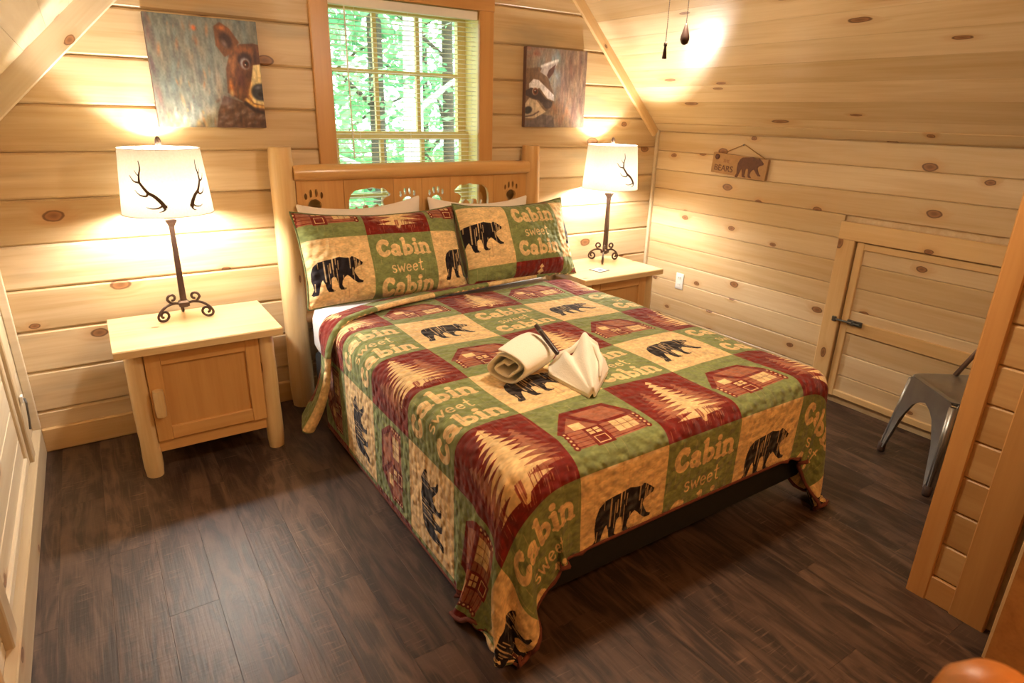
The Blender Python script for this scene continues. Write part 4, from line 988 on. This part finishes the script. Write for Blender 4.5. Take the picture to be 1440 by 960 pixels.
ot = thing('wall_outlet', (XR, 3.09, .455), 'white duplex power outlet on right wall past the nightstand', 'outlet')
MB().box(-.007, -.0005, -.036, .036, -.060, .060, .003).build('face_plate', WHITE, ot, True, .6)
for zz in (-.026, .026):
    q = MB().box(-.0095, -.006, -.017, .017, zz - .014, zz + .014, .003).build('socket', WHITE, ot)
    for yy in (-.007, .007): MB().box(-.0099, -.0094, yy - .0012, yy + .0012, zz - .005, zz + .005).build('slot', BLACKF, q)

# ------------------------------------------------------------------ towels on the bed
ZT = BTOP + .029
def spiral_towel():
    t = thing('rolled_towel', (1.287, 1.855, ZT), 'loosely rolled cream towel lying on the quilt, coil end showing', 'towel', None)
    n = 90; th = .011; P = []
    prof = []
    for i in range(n + 1):
        f = i / n; a = 2 * PI * 2.15 * f + .9; r = .016 + .060 * f; prof.append((r * 1.30 * math.cos(a) + .010 * math.sin(3 * a), r * .98 * math.sin(a)))
    zmin = min(p[1] for p in prof)
    G = np.zeros((n + 1, 11, 3)); 
    for i, (x, z) in enumerate(prof):
        for j in range(11):
            g = j / 10; sc_ = 1 - .10 * (g - .5) ** 2 + .03 * math.sin(5 * g + i * .05); G[i, j] = (x * sc_, -.115 + .23 * g + .006 * math.sin(i * .2), (z - zmin) * sc_ + .004)
    o = grid_mesh('towel_coil', G, np.zeros((n + 1, 11, 2)), TERRY, t, 1, th); t.rotation_euler = (0, 0, math.radians(-66)); return t
spiral_towel()
def fold_towel():
    t = thing('folded_washcloth', (1.445, 1.668, ZT), 'cream washcloth folded into a pointed pocket beside the rolled towel', 'towel')
    n = 26; m_ = 22
    def layer(off, open_, hgt, nm, tip):
        G = np.zeros((n + 1, m_ + 1, 3))
        for i in range(n + 1):
            u = -1 + 2 * i / n
            for j in range(m_ + 1):
                v = j / m_      # 0 at pointed bottom, 1 at mouth
                w = .118 * min(1.0, .08 + 1.25 * v) * (1 - .10 * max(0, v - .8) / .2)
                x = u * w; y = -.150 + .245 * v + .035 * abs(u) * v
                rid = 1 - abs(u - .18) ** 1.15 * .92
                z = hgt * max(0, rid) * min(1.0, .22 + 1.05 * v) ** .9
                z += .020 * math.exp(-((u + .45) / .10) ** 2) * v - .022 * math.exp(-((u + .20) / .14) ** 2) * v + .014 * math.exp(-((u - .62) / .08) ** 2) * v
                z += .030 * math.exp(-((u - .25) / .22) ** 2) * max(0, v - .65) / .35 - .020 * math.exp(-((u + .15) / .2) ** 2) * max(0, v - .7) / .3
                z *= 1 - max(0, abs(u) - .86) / .14 * .7
                z += open_ * max(0, v - .7) / .3
                G[i, j] = (x, y, max(.004, z + off))
        return grid_mesh(nm, G, np.zeros((n + 1, m_ + 1, 2)), TERRY, t, 1, .009)
    layer(.004, 0, .080, 'lower_layer', 1); layer(.014, .010, .118, 'pocket_layer', 1)
    # rolled lip across the mouth and a crossing fold
    MB().tube([(-.10, .115, .02), (-.06, .105, .078), (-.02, .095, .098), (.03, .095, .150), (.07, .105, .115), (.105, .12, .03)], [.009, .012, .012, .013, .012, .009], 10).build('pocket_lip', TERRY, t, True)
    MB().tube([(.02, .085, .150), (.055, .04, .125), (.066, -.01, .092), (.045, -.085, .060)], [.009, .011, .010, .004], 10).build('crease_fold', TERRY, t, True)
    t.rotation_euler = (0, 0, math.radians(-26)); return t
fold_towel()
pen = thing('dark_tube', (1.40, 1.775, ZT + .085), 'slim dark brown tube tucked into the folded washcloth', 'tube')
MB().lathe([(.004, -.075), (.0095, -.07), (.010, 0), (.010, .07), (.0085, .082), (.003, .085)], 14).build('tube_body', plain('dark_brown_gloss', (.035, .018, .016), .3, noise=.3), pen, True, .6)
MB().lathe([(.0106, .045), (.0106, .052)], 14).build('tube_band', BOLT, pen, True)
dv = Vector((-.008, .109, .062)).normalized(); pen.matrix_basis = Matrix.Translation((1.371, 1.80, .786)) @ dv.to_track_quat('Z', 'Y').to_matrix().to_4x4()

# ------------------------------------------------------------------ metal chair by the low door
ch = thing('metal_chair', (3.255, 1.03, 0), 'gunmetal grey metal cafe chair standing before the low wall door', 'chair')
CA = math.atan2(-.59, .81)         # local +x points to the chair's back (toward the right wall)
ch.rotation_euler = (0, 0, CA)
SW, SH = .175, .455; FT = .215
st = MB()
def rrect(w, r, n=6):
    out = []
    for cx_, cy_, a0 in ((w - r, w - r, 0), (-w + r, w - r, 90), (-w + r, -w + r, 180), (w - r, -w + r, 270)): out += [(cx_ + r * math.cos(math.radians(a0 + 90 * k / n)), cy_ + r * math.sin(math.radians(a0 + 90 * k / n))) for k in range(n + 1)]
    return out
rings = [(SW, .05, SH - .022), (SW + .002, .05, SH - .006), (SW - .006, .05, SH), (SW - .016, .045, SH), (SW - .022, .042, SH - .004), (SW - .10, .03, SH - .0045)]
vv, ff = [], []
for w, r, z in rings: vv += [(x, y, z) for x, y in rrect(w, r)]
nn = len(rrect(SW, .05))
for i in range(len(rings) - 1):
    for k in range(nn): ff.append((i * nn + k, i * nn + (k + 1) % nn, (i + 1) * nn + (k + 1) % nn, (i + 1) * nn + k))
ff.append(tuple((len(rings) - 1) * nn + k for k in range(nn)))
se = st.add(vv, ff).build('seat', STEEL, ch, True, .6)
md = se.modifiers.new('sheet', 'SOLIDIFY'); md.thickness = .004
def half_plate(side, sgn):
    """half of one side: outline in (a, z): leg plus half arch"""
    outer = []
    top = SH - .012
    o_ = [(0, top), (SW - .02, top), (SW, top - .05), (FT, .03), (FT - .032, .03)]
    inner = [(FT - .075 - .0, .18)] 
    arch = [(SW - .055 + .015, .22), (SW - .07, .28), (SW - .095, .325), (SW - .13, .355), (0, .372)]
    pts = o_ + arch
    Mx = {0: lambda a, z: (SW + (FT - SW) * max(0, (top - z)) / top, a, z), 1: lambda a, z: (a, SW + (FT - SW) * (top - z) / top, z), 2: lambda a, z: (-(SW + (FT - SW) * (top - z) / top), a, z), 3: lambda a, z: (a, -(SW + (FT - SW) * (top - z) / top), z)}[side]
    tris = tessellate_polygon([[Vector((p[0], p[1], 0)) for p in pts]])
    return [Mx(sgn * p[0], p[1]) for p in pts], [tuple(t_) for t_ in tris]
for qx, qy in ((1, 1), (1, -1), (-1, 1), (-1, -1)):
    mb = MB(); mb.add(*half_plate(0 if qx > 0 else 2, qy)); mb.add(*half_plate(1 if qy > 0 else 3, qx))
    o = mb.build('leg', STEEL, ch); md = o.modifiers.new('sheet', 'SOLIDIFY'); md.thickness = .005; md.offset = 0
    # pressed rib along the leg corner and rubber foot
    MB().tube([(qx * (SW - .012), qy * (SW - .012), SH - .03), (qx * (FT - .013), qy * (FT - .013), .04)], [.020, .013], 10).build('corner_rib', STEEL, o, True)
    MB().lathe([(.016, 0), (.019, .01), (.018, .05)], 10, Matrix.Translation((qx * (FT - .010), qy * (FT - .010), 0))).build('foot_cap', RUBBER, o, True)
MB().tube([(.03, .166, SH - .01), (.13, .168, .62), (.215, .165, .76), (.252, .14, .83), (.258, .08, .85), (.258, -.08, .85), (.252, -.14, .83), (.215, -.165, .76), (.13, -.168, .62), (.03, -.166, SH - .01)], .0115, 10).build('back_frame', plain('chair_dark_tube', (.20, .13, .10), .4, metal=.7, noise=.2), ch, True)
sp = MB(); G = []
for i in range(9):
    f = i / 8; z = SH - .005 + (.85 - SH) * f; x = .158 + .10 * f ** .9; w = .055 + .035 * f
    G.append([(x + .012 * (abs(k) - 1) * 0 - .01 * (1 - k * k), k * w, z) for k in (-1, -.5, 0, .5, 1)])
grid_mesh('back_splat', np.array(G), np.zeros((9, 5, 2)), STEEL, ch, 1, .003)

# ------------------------------------------------------------------ fan above the frame, its two pull chains in view
fan = thing('ceiling_fan', (1.59, 1.49, ZC), 'bronze ceiling fan with lit bowl and two pull chains hanging over the bed', 'ceiling fan')
MB().lathe([(.065, -.05), (.07, -.01), (.07, 0)], 20).build('canopy', IRON, fan, True, .6)
MB().lathe([(.012, -.16), (.012, -.05)], 12).build('downrod', IRON, fan, True, .6)
MB().lathe([(.05, -.31), (.10, -.29), (.115, -.24), (.10, -.19), (.04, -.16)], 24).build('motor', IRON, fan, True)
MB().lathe([(.075, -.345), (.08, -.335), (.055, -.31)], 20).build('switch_housing', IRON, fan, True)
MB().lathe([(.004, -.415), (.045, -.405), (.08, -.38), (.092, -.348)], 28).build('light_bowl', emis('frosted_bowl', (1.0, .82, .60), FAN_L), fan, True)
for i in range(5):
    a = 2 * PI * i / 5 + .3; b_ = MB().plate([(.09, -.02), (.16, -.05), (.56, -.065), (.60, -.03), (.60, .03), (.56, .065), (.16, .05), (.09, .02)], (), -.242, -.236, Matrix.Rotation(a, 4, 'Z') @ Matrix.Rotation(.0, 4, 'X')).build('blade', DOORW, fan)
def chain(x, y, z0, nm, prof):
    mb = MB(); z = -.35
    mb.tube([(x * 3.2, y * 3.2 + .01, -.335), (x * 3.2, y * 3.2 + .01, -.36), (x, y, -.43), (x, y, z0)], .0009, 5)
    zz = -.43
    while zz > z0: mb.lathe([(.0004, -.0018), (.0018, 0), (.0004, .0018)], 6, Matrix.Translation((x, y, zz)), cap=False); zz -= .0058
    c = mb.build('pull_chain', IRON, fan, True); MB().lathe([(r, z0 + zq) for r, zq in prof], 14).build(nm, IRON, c, True)
    bpy.data.objects[c.name].children[0].data.transform(Matrix.Translation((x, y, 0)))
chain(-.028, .03, 1.818 - ZC, 'pull_fob', [(.001, .001), (.005, -.002), (.0055, -.010), (.0035, -.013), (.0075, -.045), (.006, -.047)])
chain(.022, .0, 1.872 - ZC, 'pull_fob', [(.001, .001), (.004, -.004), (.013, -.035), (.014, -.045), (.010, -.056), (.003, -.060)])

# ------------------------------------------------------------------ newel post close to the camera
nw = thing('newel_post', (.668, .114, -.028), 'turned wooden newel post with round cap at the stair landing', 'post')
MB().lathe([(.045, .028), (.045, .91), (.034, .935), (.040, .95), (.026, .985), (.024, 1.0)], 24).build('post_shaft', DOORW, nw, True, .6)
MB().lathe([(.018, .995), (.038, 1.015), (.051, 1.045), (.053, 1.065), (.048, 1.09), (.032, 1.112), (.006, 1.121)], 24).build('ball_cap', wood('newel_orange', (.56, .22, .05), (.50, .18, .04), knots=0, axis=2, rough=.4), nw, True)

# ------------------------------------------------------------------ forest outside the window
gr = struct(MB().box(-30, 50, YB + .6, 60, -2.75, -2.55).build('ground', plain('leaf_litter', (.30, .34, .14), .9, noise=.4, nscale=1.5)))
def leafmat(name, a, b_):
    m, nt, p = newmat(name); nt.nodes.remove(p)
    oi = N(nt, 'ShaderNodeNewGeometry'); c = mixc(nt, oi.outputs['Random Per Island'], a, b_)
    d = N(nt, 'ShaderNodeBsdfDiffuse'); t_ = N(nt, 'ShaderNodeBsdfTranslucent'); lk(nt, c, d.inputs[0]); lk(nt, c, t_.inputs[0]); mx = N(nt, 'ShaderNodeMixShader'); mx.inputs[0].default_value = .5
    lk(nt, d.outputs[0], mx.inputs[1]); lk(nt, t_.outputs[0], mx.inputs[2]); lk(nt, mx.outputs[0], nt.nodes['Material Output'].inputs[0]); return m
LEAF = [leafmat('leaves_fresh', (.24, .52, .26), (.50, .78, .44)), leafmat('leaves_deep', (.12, .34, .18), (.32, .60, .34))]
BIRCH = plain('birch_bark', (.72, .70, .66), .8, noise=.25, nscale=6); BARK = plain('dark_bark', (.10, .075, .055), .9, noise=.4, nscale=8)
def tree(x, y, r, h, kind, bark, label, nleaf, spread, zlo, zhi, lean, seed):
    t = thing('forest_tree', (x, y, -2.6), label, 'tree', 'trees outside the window')
    rr = np.random.RandomState(seed)
    MB().tube([(lean * f * f, .1 * math.sin(3 * f + seed), h * f) for f in [i / 10 for i in range(11)]], [r * (1 - .55 * i / 10) for i in range(11)], 12).build('trunk', bark, t, True)
    mb = MB()
    for i in range(7):
        z0 = h * (.25 + .1 * i); a = rr.rand() * 6.28; L = spread * (.5 + .4 * rr.rand()); f = z0 / h
        mb.tube([(lean * f * f, 0, z0), (lean * f * f + L * .5 * math.cos(a), L * .5 * math.sin(a), z0 + .35 * L), (lean * f * f + L * math.cos(a), L * math.sin(a), z0 + .55 * L)], [r * .3, r * .2, r * .06], 6)
    mb.build('branches', bark, t, True)
    # leaf clusters
    nc = max(8, nleaf // 45); cz = zlo + (zhi - zlo) * rr.rand(nc); ca = rr.rand(nc) * 6.283; cr = spread * np.sqrt(rr.rand(nc)); C_ = np.stack([cr * np.cos(ca), cr * np.sin(ca), cz], 1)
    P = C_[rr.randint(nc, size=nleaf)] + rr.randn(nleaf, 3) * np.array([.30, .30, .16]); sz = .05 + .06 * rr.rand(nleaf)
    A = rr.randn(nleaf, 3); A[:, 2] *= .5; A /= np.linalg.norm(A, axis=1)[:, None]; B = np.cross(A, rr.randn(nleaf, 3)); B /= np.linalg.norm(B, axis=1)[:, None]
    V_ = np.stack([P - A * sz[:, None], P - B * sz[:, None] * .5, P + A * sz[:, None], P + B * sz[:, None] * .5], 1).reshape(-1, 3); F = np.arange(4 * nleaf).reshape(-1, 4)
    me = bpy.data.meshes.new('foliage'); me.from_pydata(V_.tolist(), [], F.tolist()); me.materials.append(LEAF[kind]); o = bpy.data.objects.new('foliage', me); COL.objects.link(o); o.parent = t; o['kind'] = 'stuff'
tr = [(3.74, 8.0, .16, 12, 0, BIRCH, 'thick white birch trunk seen through the middle of window', 1200, 1.7, 6.5, 9.5, .15, 1),
      (3.60, 8.9, .13, 12, 1, BARK, 'dark trunk standing just beside the thick white birch', 1600, 1.9, 5.5, 9, -.1, 2),
      (3.45, 10.2, .07, 10, 0, BIRCH, 'slim leaning pale birch among leaves outside', 1800, 2.0, 1.2, 7, .5, 3),
      (5.75, 11.0, .08, 11, 0, BIRCH, 'slender upright pale birch farther off in the woods', 1800, 2.1, 1.0, 7, -.1, 4),
      (4.9, 9.3, .11, 11, 1, BARK, 'dark-barked tree behind the raised sash corner', 1700, 2.0, 1.0, 7, .1, 5),
      (2.1, 9.5, .12, 11, 1, BARK, 'dark-barked leafy tree at the edge of the window view', 1700, 2.0, 1.0, 7, .0, 6),
      (6.3, 13.0, .16, 13, 1, BARK, 'big dark tree deep in the woods', 2600, 3.0, .2, 9, .0, 7),
      (4.2, 14.0, .14, 13, 0, BARK, 'tall leafy tree filling the woods behind the birches', 2800, 3.0, .2, 9, .2, 8),
      (8.4, 12.5, .14, 13, 0, BARK, 'broad leafy tree off to one side of the woods', 2400, 3.0, .2, 9, .0, 9),
      (1.2, 13.0, .14, 13, 0, BARK, 'broad leafy tree on the other side of the woods', 2400, 3.0, .2, 9, .0, 10)]
for a in tr: tree(*a)
